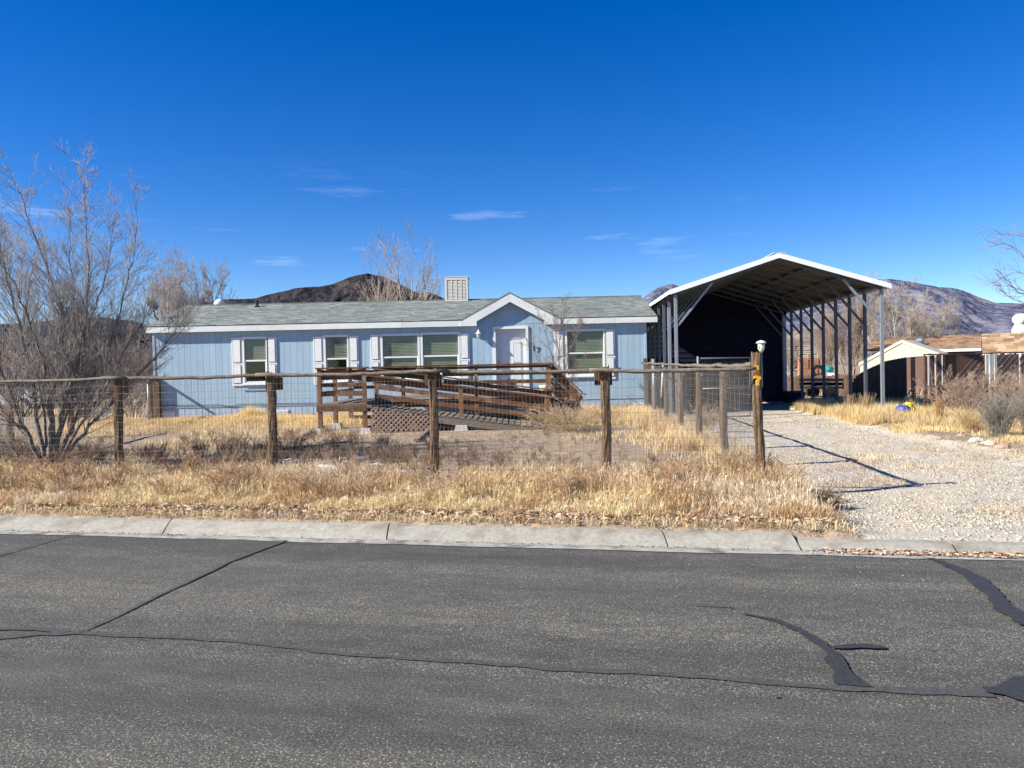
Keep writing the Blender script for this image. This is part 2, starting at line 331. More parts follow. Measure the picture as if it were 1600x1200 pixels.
def road_mat():
    m, t, b = mat_new('worn_asphalt'); n = t.nodes; l = t.links
    b.inputs['Roughness'].default_value = .85; b.inputs['Specular IOR Level'].default_value = .25
    tc = n.new('ShaderNodeTexCoord')
    def noise(scale, detail, stretch=(1,1,1), rough=.6):
        mp = n.new('ShaderNodeMapping'); mp.inputs['Scale'].default_value = stretch; l.new(tc.outputs['Object'], mp.inputs[0])
        x = n.new('ShaderNodeTexNoise'); x.inputs['Scale'].default_value = scale; x.inputs['Detail'].default_value = detail; x.inputs['Roughness'].default_value = rough
        l.new(mp.outputs[0], x.inputs['Vector']); return x.outputs['Fac']
    def ramp(f, p0, p1, c0=(0,0,0), c1=(1,1,1)):
        r = n.new('ShaderNodeValToRGB'); r.color_ramp.elements[0].position = p0; r.color_ramp.elements[1].position = p1
        r.color_ramp.elements[0].color = (*c0, 1); r.color_ramp.elements[1].color = (*c1, 1); l.new(f, r.inputs[0]); return r.outputs[0]
    def mix(f, a, bb, mode='MIX'):
        x = n.new('ShaderNodeMixRGB'); x.blend_type = mode
        if hasattr(f, 'links'): l.new(f, x.inputs[0])
        else: x.inputs[0].default_value = f
        for i, v in ((1, a), (2, bb)):
            if hasattr(v, 'links'): l.new(v, x.inputs[i])
            else: x.inputs[i].default_value = (*v, 1)
        return x.outputs[0]
    streak = noise(.55, 5, (.12, 2.4, 1)); patch = noise(.5, 4, (.6, 1, 1)); fine = noise(75, 3)
    base = ramp(fine, .34, .66, (.037,.036,.032), (.120,.117,.104))
    # pale exposed aggregate: chips from voronoi cells, denser in some streaks
    vo = n.new('ShaderNodeTexVoronoi'); vo.inputs['Scale'].default_value = 105; l.new(tc.outputs['Object'], vo.inputs['Vector'])
    wn = n.new('ShaderNodeTexWhiteNoise'); l.new(vo.outputs['Position'], wn.inputs['Vector'])
    mixd = n.new('ShaderNodeMath'); mixd.operation = 'ADD'; l.new(streak, mixd.inputs[0]); l.new(patch, mixd.inputs[1])
    sx = n.new('ShaderNodeSeparateXYZ'); l.new(tc.outputs['Object'], sx.inputs[0])       # wheel paths: worn smooth or stripped bands along the road
    wob = n.new('ShaderNodeMath'); wob.operation = 'MULTIPLY_ADD'; l.new(noise(.8, 4, (.4, 1, 1)), wob.inputs[0]); wob.inputs[1].default_value = .5; l.new(sx.outputs['Y'], wob.inputs[2])
    yr = n.new('ShaderNodeMapRange'); l.new(wob.outputs[0], yr.inputs[0]); yr.inputs['From Min'].default_value = 2.25; yr.inputs['From Max'].default_value = 7.25
    br = n.new('ShaderNodeValToRGB'); cr = br.color_ramp; l.new(yr.outputs[0], br.inputs[0])
    vals = [(2.5,.62),(3.15,.45),(3.35,.08),(3.80,.06),(3.90,.85),(4.10,.75),(4.5,.72),(4.95,.62),(5.2,.40),(5.6,.30),(5.9,.55),(6.8,.60)]
    cr.elements[0].position = 0; cr.elements[0].color = (.5,.5,.5,1); cr.elements[1].position = 1; cr.elements[1].color = (.6,.6,.6,1)
    for s_, v_ in vals:
        e = cr.elements.new((s_+.25-2.25)/5.0); e.color = (v_, v_, v_, 1)
    dens = n.new('ShaderNodeMapRange'); l.new(mixd.outputs[0], dens.inputs[0]); dens.inputs['From Min'].default_value = .75; dens.inputs['From Max'].default_value = 1.25
    dens.inputs['To Min'].default_value = .14; dens.inputs['To Max'].default_value = 1.05
    lt = n.new('ShaderNodeMath'); lt.operation = 'LESS_THAN'; l.new(wn.outputs['Value'], lt.inputs[0]); dm = n.new('ShaderNodeMath'); dm.operation = 'MULTIPLY'; l.new(dens.outputs[0], dm.inputs[0]); l.new(br.outputs[0], dm.inputs[1]); l.new(dm.outputs[0], lt.inputs[1])
    dd = n.new('ShaderNodeMath'); dd.operation = 'LESS_THAN'; l.new(vo.outputs['Distance'], dd.inputs[0]); dd.inputs[1].default_value = .42
    chip = n.new('ShaderNodeMath'); chip.operation = 'MULTIPLY'; l.new(lt.outputs[0], chip.inputs[0]); l.new(dd.outputs[0], chip.inputs[1])
    chipc = ramp(noise(40, 2), .3, .7, (.12,.115,.098), (.37,.35,.295))
    c = mix(chip.outputs[0], base, chipc)
    c = mix(1.0, c, ramp(streak, .3, .72, (.78,.79,.82), (1.25,1.22,1.16)), 'MULTIPLY')
    c = mix(1.0, c, ramp(noise(7, 6, (.35, 1, 1), .7), .32, .70, (.78,.78,.78), (1.24,1.23,1.20)), 'MULTIPLY')
    c = mix(ramp(noise(1.1, 5), .60, .75), c, mix(1.0, c, (.78,.78,.80), 'MULTIPLY'))
    l.new(c, b.inputs['Base Color'])
    bn = n.new('ShaderNodeBump'); bn.inputs['Strength'].default_value = .55; bn.inputs['Distance'].default_value = .006
    l.new(noise(110, 3), bn.inputs['Height']); l.new(bn.outputs[0], b.inputs['Normal'])
    return m
m_road = road_mat()
m_tard = M('dark_tar_seal', (.028,.028,.027), (.050,.049,.046), 30, .6, bump=.2, bscale=80)
m_tar = M('tar_seal', (.042,.042,.039), (.092,.090,.083), 45, .7)

def ground_mat(name, cols, scales, bump=.6):
    m, t, b = mat_new(name); n = t.nodes; l = t.links
    b.inputs['Roughness'].default_value = .95; b.inputs['Specular IOR Level'].default_value = .1
    tc = n.new('ShaderNodeTexCoord'); prev = None
    for i, (c, s) in enumerate(zip(cols, scales)):
        x = n.new('ShaderNodeTexNoise'); x.inputs['Scale'].default_value = s; x.inputs['Detail'].default_value = 7; x.inputs['Roughness'].default_value = .65
        l.new(tc.outputs['Object'], x.inputs['Vector'])
        r = n.new('ShaderNodeValToRGB'); r.color_ramp.elements[0].position = .36; r.color_ramp.elements[1].position = .64
        l.new(x.outputs['Fac'], r.inputs[0])
        if prev is None:
            r.color_ramp.elements[0].color = (*c[0], 1); r.color_ramp.elements[1].color = (*c[1], 1); prev = r.outputs[0]
        else:
            r.color_ramp.elements[0].position = .50
            mx = n.new('ShaderNodeMixRGB'); l.new(r.outputs[0], mx.inputs[0]); l.new(prev, mx.inputs[1]); mx.inputs[2].default_value = (*c[0], 1); prev = mx.outputs[0]
    l.new(prev, b.inputs['Base Color'])
    bn = n.new('ShaderNodeBump'); bn.inputs['Strength'].default_value = bump; bn.inputs['Distance'].default_value = .03
    x = n.new('ShaderNodeTexNoise'); x.inputs['Scale'].default_value = 35; x.inputs['Detail'].default_value = 6; l.new(tc.outputs['Object'], x.inputs['Vector'])
    l.new(x.outputs['Fac'], bn.inputs['Height']); l.new(bn.outputs[0], b.inputs['Normal'])
    return m
m_ground = ground_mat('dry_soil', [((.24,.18,.125),(.38,.30,.215)), ((.40,.31,.20),), ((.16,.115,.085),)], [22, 1.3, 9])
m_gravel = ground_mat('gravel_bed', [((.36,.32,.26),(.60,.54,.45)), ((.48,.415,.32),), ((.36,.32,.26),)], [60, .8, 4], .9)

# ------------------------------------------------------------------ ground, road, curb, driveway
def growing(lo, hi, step, far, g=1.22):
    a = list(np.arange(lo, hi, step)); d = step; x = hi
    while x < far: a.append(x); d *= g; x += d
    a.append(far); d = step; x = lo-step
    b = []
    while x > -far: b.append(x); d *= g; x -= d
    b.append(-far)
    return np.array(sorted(b)+a)
gx = growing(-14, 13, .13, 9000); gy = growing(6.2, 26, .13, 9000)
X, Y = np.meshgrid(gx, gy); V = np.stack([X, Y, H(X, Y)], -1).reshape(-1, 3)
nx = len(gx); ny = len(gy)
I, J = np.meshgrid(np.arange(nx-1), np.arange(ny-1)); q = (J*nx+I).ravel()
ground = structure(link('ground', mesh_np('ground', V, np.stack([q, q+1, q+nx+1, q+nx], 1), True), m_ground))
# gravel driveway sheet
dx = np.arange(2.6, 16.5, .10); dy = np.arange(6.3, 33, .10)
X, Y = np.meshgrid(dx, dy); s_, t_ = st(X, Y)
keep = (drive_mask(X, Y) > .35) & (s_ > S_CURB-.12)
nx = len(dx); ny = len(dy)
I, J = np.meshgrid(np.arange(nx-1), np.arange(ny-1)); q = (J*nx+I)
kq = keep[:-1, :-1] & keep[1:, 1:] & keep[:-1, 1:] & keep[1:, :-1]; q = q[kq]
F = np.stack([q, q+1, q+nx+1, q+nx], 1); V = np.stack([X, Y, np.where(s_ < S_CURB+.05, .035, H(X, Y)+.012)], -1).reshape(-1, 3)
used, inv = np.unique(F, return_inverse=True)
driveway = structure(link('gravel_driveway', mesh_np('gravel_driveway', V[used], inv.reshape(F.shape), True), m_gravel))
# road, in its own axes (local x along, local y across)
me = mesh_np('road', [(-400,-9,0),(400,-9,0),(400,S_ROAD,0),(-400,S_ROAD,0)], [(0,1,2,3)])
road = structure(link('road', me, m_road, None, (0,0,0), (0,0,-YAW)))
def road_pt(px, py):
    p = on_z(px, py, 0); s, t = st(p.x, p.y); return np.array([t, s])
def tar(points, w, name='tar_seal', seed=1):
    P = np.array([road_pt(*p) for p in points]); Q = []; W = []
    ws = np.broadcast_to(w, (len(P),))
    for i in range(len(P)-1):
        n = max(2, int(np.linalg.norm(P[i+1]-P[i])/.025))
        for k in range(n):
            f = k/n; Q.append(P[i]*(1-f)+P[i+1]*f); W.append(ws[i]*(1-f)+ws[i+1]*f)
    Q = np.array(Q); W = np.array(W); T = np.gradient(Q, axis=0); T /= np.linalg.norm(T, axis=1)[:, None]+1e-9
    Nn = np.stack([-T[:, 1], T[:, 0]], 1); k = np.arange(len(Q))*.025
    a = W/2*(1+1.5*(fbm(k*7, k*0, seed, 5)-.5)); b = W/2*(1+1.5*(fbm(k*7, k*0+9, seed, 5)-.5)); off = (fbm(k*1.2, k*0+3, seed, 3)-.5)*.06
    Lf = Q+Nn*(a+off)[:, None]; Rt = Q-Nn*(b-off)[:, None]; n = len(Q)
    zt_ = .003+.0012*seed; V = np.concatenate([np.c_[Lf, np.full(n, zt_)], np.c_[Rt, np.full(n, zt_)]])
    F = [(i, n+i, n+i+1, i+1) for i in range(n-1)]
    return link(name, mesh_np(name, V, F), m_tard if seed in (7, 8, 9, 10) else m_tar, road)
tar([(-20,1000),(60,993),(120,990),(300,998),(420,1010),(560,1024),(740,1034),(900,1048),(1080,1058),(1250,1072),(1340,1075),(1450,1082),(1560,1086)], [.05,.06,.05,.045,.045,.045,.05,.055,.055,.06,.07,.07,.06], seed=3)
tar([(-20,985),(60,984),(110,990)], .05, seed=4)
tar([(120,990),(200,955),(290,912),(360,878),(450,845)], [.018,.022,.028,.035,.04], seed=5)
tar([(-10,872),(50,855),(110,838)], [.022,.02,.016], seed=6)
tar([(1160,962),(1210,972),(1250,987),(1280,1008),(1300,1025),(1316,1050),(1326,1077)], [.015,.04,.06,.075,.08,.11,.20], seed=7)
tar([(1455,874),(1500,890),(1530,908),(1545,925),(1570,950),(1610,982)], [.05,.10,.12,.17,.10,.13], seed=8)
tar([(1302,1017),(1330,1016),(1360,1015),(1393,1018)], [.02,.07,.075,.02], seed=9)
tar([(1540,1085),(1565,1086),(1590,1088),(1612,1090),(1650,1092)], [.05,.09,.22,.34,.4], seed=10)
tar([(1080,948),(1150,952)], .012, seed=11)
tar([(1206,1092),(1224,1094)], [.02,.012], seed=12)

# curb: rolled concrete, cut in segments by joints
curb = thing('curb', 'pale rolled concrete curb with cracked joints between road and dry grass', 'curb')
prof = [(6.99,-.06),(6.90,-.02),(6.92,.012),(6.98,.045),(7.05,.080),(7.10,.098),(7.15,.105),(7.20,.10),(7.20,-.06)]
def curb_seg(t0, t1, pr, skew=.0, name='curb_segment', mat=m_curb):
    mb = MB(); n = len(pr); nseg = max(2, int((t1-t0)/.4)); vs = []
    for k in range(nseg+1):
        tt = t0+(t1-t0)*k/nseg
        for i, (s, z) in enumerate(pr):
            j = (vnoise(tt*3, s*20, 4)-.5)*.012
            x, y = xy(s+j, tt+ (s-7)*skew); vs.append((x, y, z+j*.5))
    fs = [(k*n+i, k*n+(i+1) % n, (k+1)*n+(i+1) % n, (k+1)*n+i) for k in range(nseg) for i in range(n)]
    fs += [tuple(range(n)), tuple(reversed([nseg*n+i for i in range(n)]))]
    mb.add(vs, [tuple(reversed(f)) for f in fs]); return mb.build(name, mat, curb)
def t_of(px, py): p = on_z(px, py, .1); return st(p.x, p.y)[1]
js = [-60, -30, -20, -13.5, t_of(-90,800), t_of(265,815), t_of(613,820), t_of(1040,828), t_of(1245,838)]
for a, b in zip(js[:-1], js[1:]): curb_seg(a+.007, b-.007, prof, skew=-.25 if a < 2 else 0)
low = [(6.99,-.06),(6.93,-.01),(6.98,.03),(7.06,.055),(7.16,.06),(7.22,.05),(7.22,-.06)]
curb_seg(js[-1]+.01, t_of(1500,850), low); curb_seg(t_of(1500,850)+.02, 14, low); curb_seg(14.02, 40, low)
gut = MB()
ts = np.linspace(-60, 40, 300); vs = []
for tt in ts:
    for s, z in ((6.72, .006), (6.80, .008), (6.95, -.002)):
        w = (vnoise(tt*2.2, s*3, 9)-.5)*.05 if s < 6.75 else 0
        vs.append((*xy(s+w, tt), z))
gut.add(vs, [(k*3+i, (k+1)*3+i, (k+1)*3+i+1, k*3+i+1) for k in range(len(ts)-1) for i in range(2)])
structure(gut.build('gutter', m_gutter))

# ------------------------------------------------------------------ mountains
def mountain(name, outline, Y0, depth, base_drop, mat, seed, rows=70, cols=420, rough=1.0):
    px = np.array([p[0] for p in outline], float); py = np.array([p[1] for p in outline], float)
    us = np.linspace(px[0], px[-1], cols)
    ridge = [at(u, np.interp(u, px, py), Y0) for u in us]
    RX = np.array([p.x for p in ridge]); RZ = np.array([p.z for p in ridge])
    V = np.zeros((rows+12, cols, 3))
    for r in range(rows+12):
        f = 1-r/(rows-1) if r < rows else 1-(r-rows+1)*-1/12.   # f = 1 at the foot
        if r < rows:
            f = r/(rows-1); yy = Y0-depth*(1-f); h = f**1.25
        else:
            g = (r-rows+1)/12.; yy = Y0+g*depth*.6; h = 1-.9*g
        xx = RX*(yy/Y0)
        z = RZ*h
        e = np.sin(np.clip(h if r < rows else 1-(r-rows+1)/12., 0, 1)*math.pi)**.7
        n1 = np.abs(fbm(xx/230, yy/1300, seed, 5)-.5)*2; n2 = fbm(xx/70, yy/420, seed+3, 5)-.5
        z = z+RZ.max()*rough*e*(.42*(n1-.35)+.26*n2)
        if r >= rows-3 and r < rows: z = z+RZ.max()*.012*(fbm(xx/45, yy*0, seed+9, 4)-.5)
        V[r, :, 0] = xx; V[r, :, 1] = yy; V[r, :, 2] = np.maximum(z, -30)
    R_ = rows+12
    I, J = np.meshgrid(np.arange(cols-1), np.arange(R_-1)); q = (J*cols+I).ravel()
    return structure(link(name, mesh_np(name, V.reshape(-1, 3), np.stack([q, q+1, q+cols+1, q+cols], 1), True), mat))
def mtn_mat(name, c1, c2, c3, s=1/60.):
    m, t, b = mat_new(name); n = t.nodes; l = t.links
    b.inputs['Roughness'].default_value = 1; b.inputs['Specular IOR Level'].default_value = 0
    tc = n.new('ShaderNodeTexCoord')
    mpg = n.new('ShaderNodeMapping'); mpg.inputs['Scale'].default_value = (1, .16, 1); l.new(tc.outputs['Object'], mpg.inputs[0])
    def nz(sc, det=8):
        x = n.new('ShaderNodeTexNoise'); x.inputs['Scale'].default_value = sc; x.inputs['Detail'].default_value = det; x.inputs['Roughness'].default_value = .7
        l.new(mpg.outputs[0], x.inputs['Vector']); return x.outputs['Fac']
    r = n.new('ShaderNodeValToRGB'); r.color_ramp.elements[0].position = .42; r.color_ramp.elements[1].position = .60
    r.color_ramp.elements[0].color = (*c1, 1); r.color_ramp.elements[1].color = (*c2, 1); l.new(nz(s), r.inputs[0])
    r2 = n.new('ShaderNodeValToRGB'); r2.color_ramp.elements[0].position = .53; r2.color_ramp.elements[1].position = .66; l.new(nz(s*.35), r2.inputs[0])
    mx = n.new('ShaderNodeMixRGB'); l.new(r2.outputs[0], mx.inputs[0]); l.new(r.outputs[0], mx.inputs[1]); mx.inputs[2].default_value = (*c3, 1)
    l.new(mx.outputs[0], b.inputs['Base Color'])
    bn = n.new('ShaderNodeBump'); bn.inputs['Strength'].default_value = 1; bn.inputs['Distance'].default_value = 22; l.new(nz(s*1.2), bn.inputs['Height']); l.new(bn.outputs[0], b.inputs['Normal'])
    return m
mm1 = mtn_mat('dark_hill_rock', (.012,.014,.022), (.062,.055,.058), (.085,.070,.062), 1/28.)  # purple cast of distance is mixed into the rock colour
mm2 = mtn_mat('hazy_right_hill', (.05,.065,.125), (.20,.20,.265), (.27,.25,.265), 1/24.)  # blue of distance haze painted into the rock colour
mm3 = mtn_mat('tan_foothill', (.22,.19,.16), (.40,.345,.28), (.34,.30,.26), 1/25.)
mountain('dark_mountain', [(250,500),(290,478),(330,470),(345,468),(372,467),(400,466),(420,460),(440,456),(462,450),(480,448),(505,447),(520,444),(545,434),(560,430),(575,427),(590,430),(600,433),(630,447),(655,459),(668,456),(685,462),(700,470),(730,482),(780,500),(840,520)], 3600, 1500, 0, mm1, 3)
mm4 = mtn_mat('hazy_slate_ridge', (.022,.026,.042), (.060,.062,.08), (.08,.075,.085))  # bluish tone holds the distance haze, no air volume is built
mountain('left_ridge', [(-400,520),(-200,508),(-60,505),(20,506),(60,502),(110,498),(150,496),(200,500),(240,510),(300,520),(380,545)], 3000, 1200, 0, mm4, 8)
mountain('right_mountain', [(960,500),(1000,470),(1018,455),(1030,448),(1050,443),(1062,447),(1090,455),(1150,458),(1213,452),(1300,440),(1360,436),(1390,436),(1408,438),(1430,442),(1446,445),(1470,449),(1488,450),(1505,454),(1520,460),(1538,468),(1555,473),(1580,474),(1600,474),(1660,480),(1760,470),(1900,480),(2100,500)], 3800, 2300, 0, mm2, 21, rows=110, cols=520)
mountain('foothill', [(1150,575),(1200,545),(1225,525),(1250,512),(1275,510),(1300,520),(1340,540),(1400,560),(1480,572)], 900, 500, 0, mm3, 33, rows=40, cols=160, rough=.5)

# ------------------------------------------------------------------ house
HY = 24.8
house = thing('house', 'single storey pale blue house with white shutters, grey shingle roof and small entry gable', 'house', (-3.6, HY, .17))
def hx(px, py=560): return xat(px, py, HY)
def hz(px, py): return zat(px, py, HY)
HX0, HX1 = hx(240), hx(1010)
ZG, ZSK, ZE = .05, .61, 3.12
GXC = hx(797, 480)
gab_z = hz(797, 457)
op = []     # openings: x0,x1,z0,z1
wins = [(381,416,529,598), (508,543,526,595), (597,653,524,592), (659.5,716,522,590), (885,943,517,586)]
for a, b, c, d in wins: op.append((hx(a,c), hx(b,c), hz((a+b)/2,d), hz((a+b)/2,c)))
DOORX0, DOORX1, DZ0, DZ1 = hx(775,560), hx(822,560), .88, hz(798,514)
op.append((DOORX0, DOORX1, DZ0, DZ1))
def board_piece(x0, x1, z0, z1, g=.0028):
    mb = MB(); mb.box(x0+g, x1-g, HY-.014, HY, z0, z1); mb.box(x0, x1, HY+.0005, HY+.06, z0, z1)
    return mb.build('siding_board', m_blue, house)
w = .203; nb = int((HX1-HX0)/w)+1; edges = [HX0+(HX1-HX0)*i/nb for i in range(nb+1)]
def topz(x):
    d = abs(x-GXC); gz = gab_z-.20-.5*d
    return max(ZE, gz) if d < 1.7 else ZE
for x0, x1 in zip(edges[:-1], edges[1:]):
    cuts = sorted({x0, x1} | {v for o in op for v in o[:2] if x0+.005 < v < x1-.005})
    for a, b in zip(cuts[:-1], cuts[1:]):
        mid = (a+b)/2; zs = [(ZSK, topz(mid)-.03)]
        for o in op:
            if o[0] <= mid <= o[1]:
                new = []
                for z0, z1 in zs:
                    if o[2] > z0: new.append((z0, min(o[2], z1)))
                    if o[3] < z1: new.append((max(o[3], z0), z1))
                zs = [z for z in new if z[1]-z[0] > .02]
        for z0, z1 in zs: board_piece(a, b, z0, z1)
# skirting panels and vents
ne = 14; se = [HX0+(HX1-HX0)*i/ne for i in range(ne+1)]
for a, b in zip(se[:-1], se[1:]):
    mb = MB(); mb.box(a+.003, b-.003, HY-.004, HY+.03, ZG-.1, ZSK-.012)
    for k in range(1, 6): mb.box(a+(b-a)*k/6-.004, a+(b-a)*k/6+.004, HY-.009, HY-.004, ZG-.1, ZSK-.012)
    mb.build('skirting_panel', m_skirt, house)
MB().box(HX0-.01, HX1+.01, HY-.022, HY+.01, ZSK-.010, ZSK+.012).build('base_trim', m_skirt, house)
for px, py in ((264,648),(442,646),(1000,635)):
    x, z = hx(px, py), hz(px, py); mb = MB(); mb.box(x-.19, x+.19, HY-.03, HY-.009, z-.11, z+.11)
    v = mb.build('skirting_vent', m_white, house); s2 = MB()
    for k in range(5): s2.box(x-.16, x+.16, HY-.038, HY-.03, z-.085+k*.04, z-.07+k*.04)
    s2.build('louvre', m_fascia, v, origin=house['_o'])
# other walls, floor
mb = MB(); mb.box(HX0, HX0+.1, HY+.061, HY+5.8, ZG-.1, ZE); mb.build('end_wall', m_blue, house)
mb = MB(); mb.box(HX1-.1, HX1, HY+.061, HY+5.8, ZG-.1, ZE); mb.build('end_wall', m_blue, house)
mb = MB(); mb.box(HX0+.101, HX1-.101, HY+5.7, HY+5.8, ZG-.1, ZE); mb.build('rear_wall', m_blue, house)
mb = MB(); mb.box(HX0+.11, HX1-.11, HY+.07, HY+5.6, ZSK-.1, ZSK+.05); mb.build('floor_slab', m_dark, house)
MB().box(HX0+.11, HX1-.11, HY+1.2, HY+1.25, ZSK+.06, ZE).build('inner_partition', m_dark, house)
for X_ in (HX0-.012, HX1-.06):
    MB().box(X_, X_+.072, HY-.03, HY+.05, ZG-.05, ZE-.03).build('corner_trim', m_blue, house)

# roof
RY0, RYR, RY1 = HY-.16, HY+2.9, HY+5.96
EX0, EX1 = xat(228,512,RY0), xat(1027,496,RY0)
ZT = zat(620,502,RY0)                 # top of the fascia
ZR = zat(650,470,RYR)                 # ridge
ZB = ZT-.205
sl = (ZR-ZT)/(RYR-RY0)
RX0, RX1 = EX0, EX1
mb = MB()
GS0, GS1 = GXC-1.30, GXC+1.30
for a_, b_ in ((RX0, GS0), (GS1, RX1)):
    mb.prism([(RY0, ZT-.02), (RYR, ZR-.02), (RY1, ZT-.02), (RY1, ZT-.09), (RYR, ZR-.12), (RY0, ZT-.09)], a_, b_, 'x')
yq = HY+.07; zq = ZT+sl*(yq-RY0)
mb.prism([(yq, zq-.02), (RYR, ZR-.02), (RY1, ZT-.02), (RY1, ZT-.09), (RYR, ZR-.12), (yq, zq-.09)], GS0+.001, GS1-.001, 'x')
roof = mb.build('roof', M('roof_deck', (.10,.11,.11), (.12,.13,.13), 5, .9), house)
# shingle courses, tab by tab, joined (too small to pick apart)
def shingles(name, parent, x0, x1, y0, z0, y1, z1, pal, mat, rows, tabw, thick=.012, skip=None, seed=3, origin=None):
    rng = np.random.default_rng(seed); Vs = []; Fs = []; Ts = []; b = 0
    d = np.array([y1-y0, z1-z0]); Ln = np.linalg.norm(d); d /= Ln; nrm = np.array([-d[1], d[0]]); ex = Ln/rows
    for r in range(rows):
        x = x0-(rng.random()*tabw)
        while x < x1:
            a = max(x, x0); c = min(x+tabw*rng.uniform(.75, 1.3), x1); x = c if c < x1 else x1+1
            if c-a < .02: continue
            p0 = np.array([y0, z0])+d*ex*r; p1 = np.array([y0, z0])+d*(ex*(r+1)+.02)
            if skip and skip((a+c)/2, p0[0]): continue
            t = thick*rng.uniform(.6, 1.5); l0 = p0+nrm*t; l1 = p1+nrm*.002
            g = .004
            Vs += [(a+g, *p0), (c-g, *p0), (c-g, *l0), (a+g, *l0), (a+g, *l1), (c-g, *l1)]
            Fs += [(b, b+1, b+2, b+3), (b+3, b+2, b+5, b+4)]; b += 6
            col = np.array(pal[rng.integers(len(pal))])*rng.uniform(.8, 1.2)
            Ts += [col]*6
    o = link(name, mesh_np(name, np.array(Vs)-np.array(origin), Fs, False, np.array(Ts)), mat, parent)
    o['kind'] = 'stuff'; return o
pal = [(.20,.225,.215), (.235,.26,.245), (.165,.19,.185), (.27,.29,.265), (.225,.235,.205), (.21,.245,.24)]
gw = 1.60; gyb = RY0+ (gab_z-ZT)/sl
def in_gable(x, y):
    return abs(x-GXC) < gw*(1-(y-RY0)/(gyb-RY0)) - .05
shingles('shingles', house, RX0+.005, RX1-.005, RY0-.03, ZT-.005, RYR, ZR+.005, pal, m_shing, 30, .30, seed=4, skip=in_gable, origin=house['_o'])
MB().beam((RX0, RYR, ZR+.006), (RX1, RYR, ZR+.006), .22, .02).build('ridge_cap', M('ridge_shingle', (.19,.21,.2), (.25,.27,.25), 5, .9), house)
# fascia boards, in lengths with joints
for a, b in ((EX0, hx(405)), (hx(405)+.005, hx(448)), (hx(448)+.005, hx(630)), (hx(630)+.005, GXC-gw+.10)):
    MB().box(a, b, RY0-.025, RY0, ZB, ZT-.03).build('fascia_board', m_fascia, house)
for a, b in ((GXC+gw-.10, hx(962)), (hx(962)+.005, EX1)):
    MB().box(a, b, RY0-.025, RY0, ZB, ZT-.03).build('fascia_board', m_fascia, house)
for a, b in ((EX0+.002, GXC-gw+.50), (GXC+gw-.50, EX1-.002)):
    MB().box(a, b, RY0+.002, HY-.016, ZB+.02, ZB+.035).build('soffit', m_fascia, house)
for xe in (EX0, EX1-.025):
    MB().prism([(RY0, ZB), (RY0, ZT-.035), (RYR, ZR-.125), (RYR, ZR-.30)], xe, xe+.025, 'x').build('rake_board', m_fascia, house)
    MB().prism([(RYR+.001, ZR-.30), (RYR+.001, ZR-.125), (RY1, ZT-.095), (RY1, ZB)], xe, xe+.025, 'x').build('rake_board', m_fascia, house)
for xe in (HX0, HX1-.1):
    MB().prism([(HY+.061, ZE+.001), (HY+2.9, ZR-.31), (HY+5.8, ZE+.001)], xe+.002, xe+.098, 'x').build('gable_wall', m_blue, house)
# entry gable
for sg in (-1, 1):
    A = Vector((GXC, RY0-.06, gab_z)); B = Vector((GXC+sg*gw, RY0-.06, ZT-.0)); C = Vector((GXC, gyb, gab_z)); D = Vector((GXC+sg*gw, RY0-.02, ZT))
    th = Vector((0, 0, -.05))
    mb = MB(); vs = [A, B, C, A+th, B+th, C+th]
    fs = [(0, 1, 2), (3, 5, 4), (0, 3, 4, 1), (1, 4, 5, 2), (2, 5, 3, 0)]
    if sg > 0: fs = [tuple(reversed(f)) for f in fs]
    mb.add(vs, fs); mb.build('gable_roof', M('gable_shingle', (.15,.165,.16), (.23,.25,.24), 8, .9, bump=.3, bscale=30), house)
    bw = .235
    p = [(GXC, gab_z-.055), (GXC+sg*gw, ZT-.055), (GXC+sg*gw, ZB), (GXC+sg*(gw-.52), ZB), (GXC+sg*(gw-.52), ZT-.055+.52*.5*(gab_z-ZT)/(.5*gw)-bw-.05), (GXC, gab_z-.055-bw-.03)]
    if sg > 0: p = p[::-1]
    MB().prism(p, RY0-.055, RY0-.027).build('barge_board', m_fascia, house)
MB().box(DOORX0-.35, DOORX1+.75, HY-.021, HY-.0145, hz(820,505)-.012, hz(820,505)+.012).build('siding_seam', m_skirt, house)

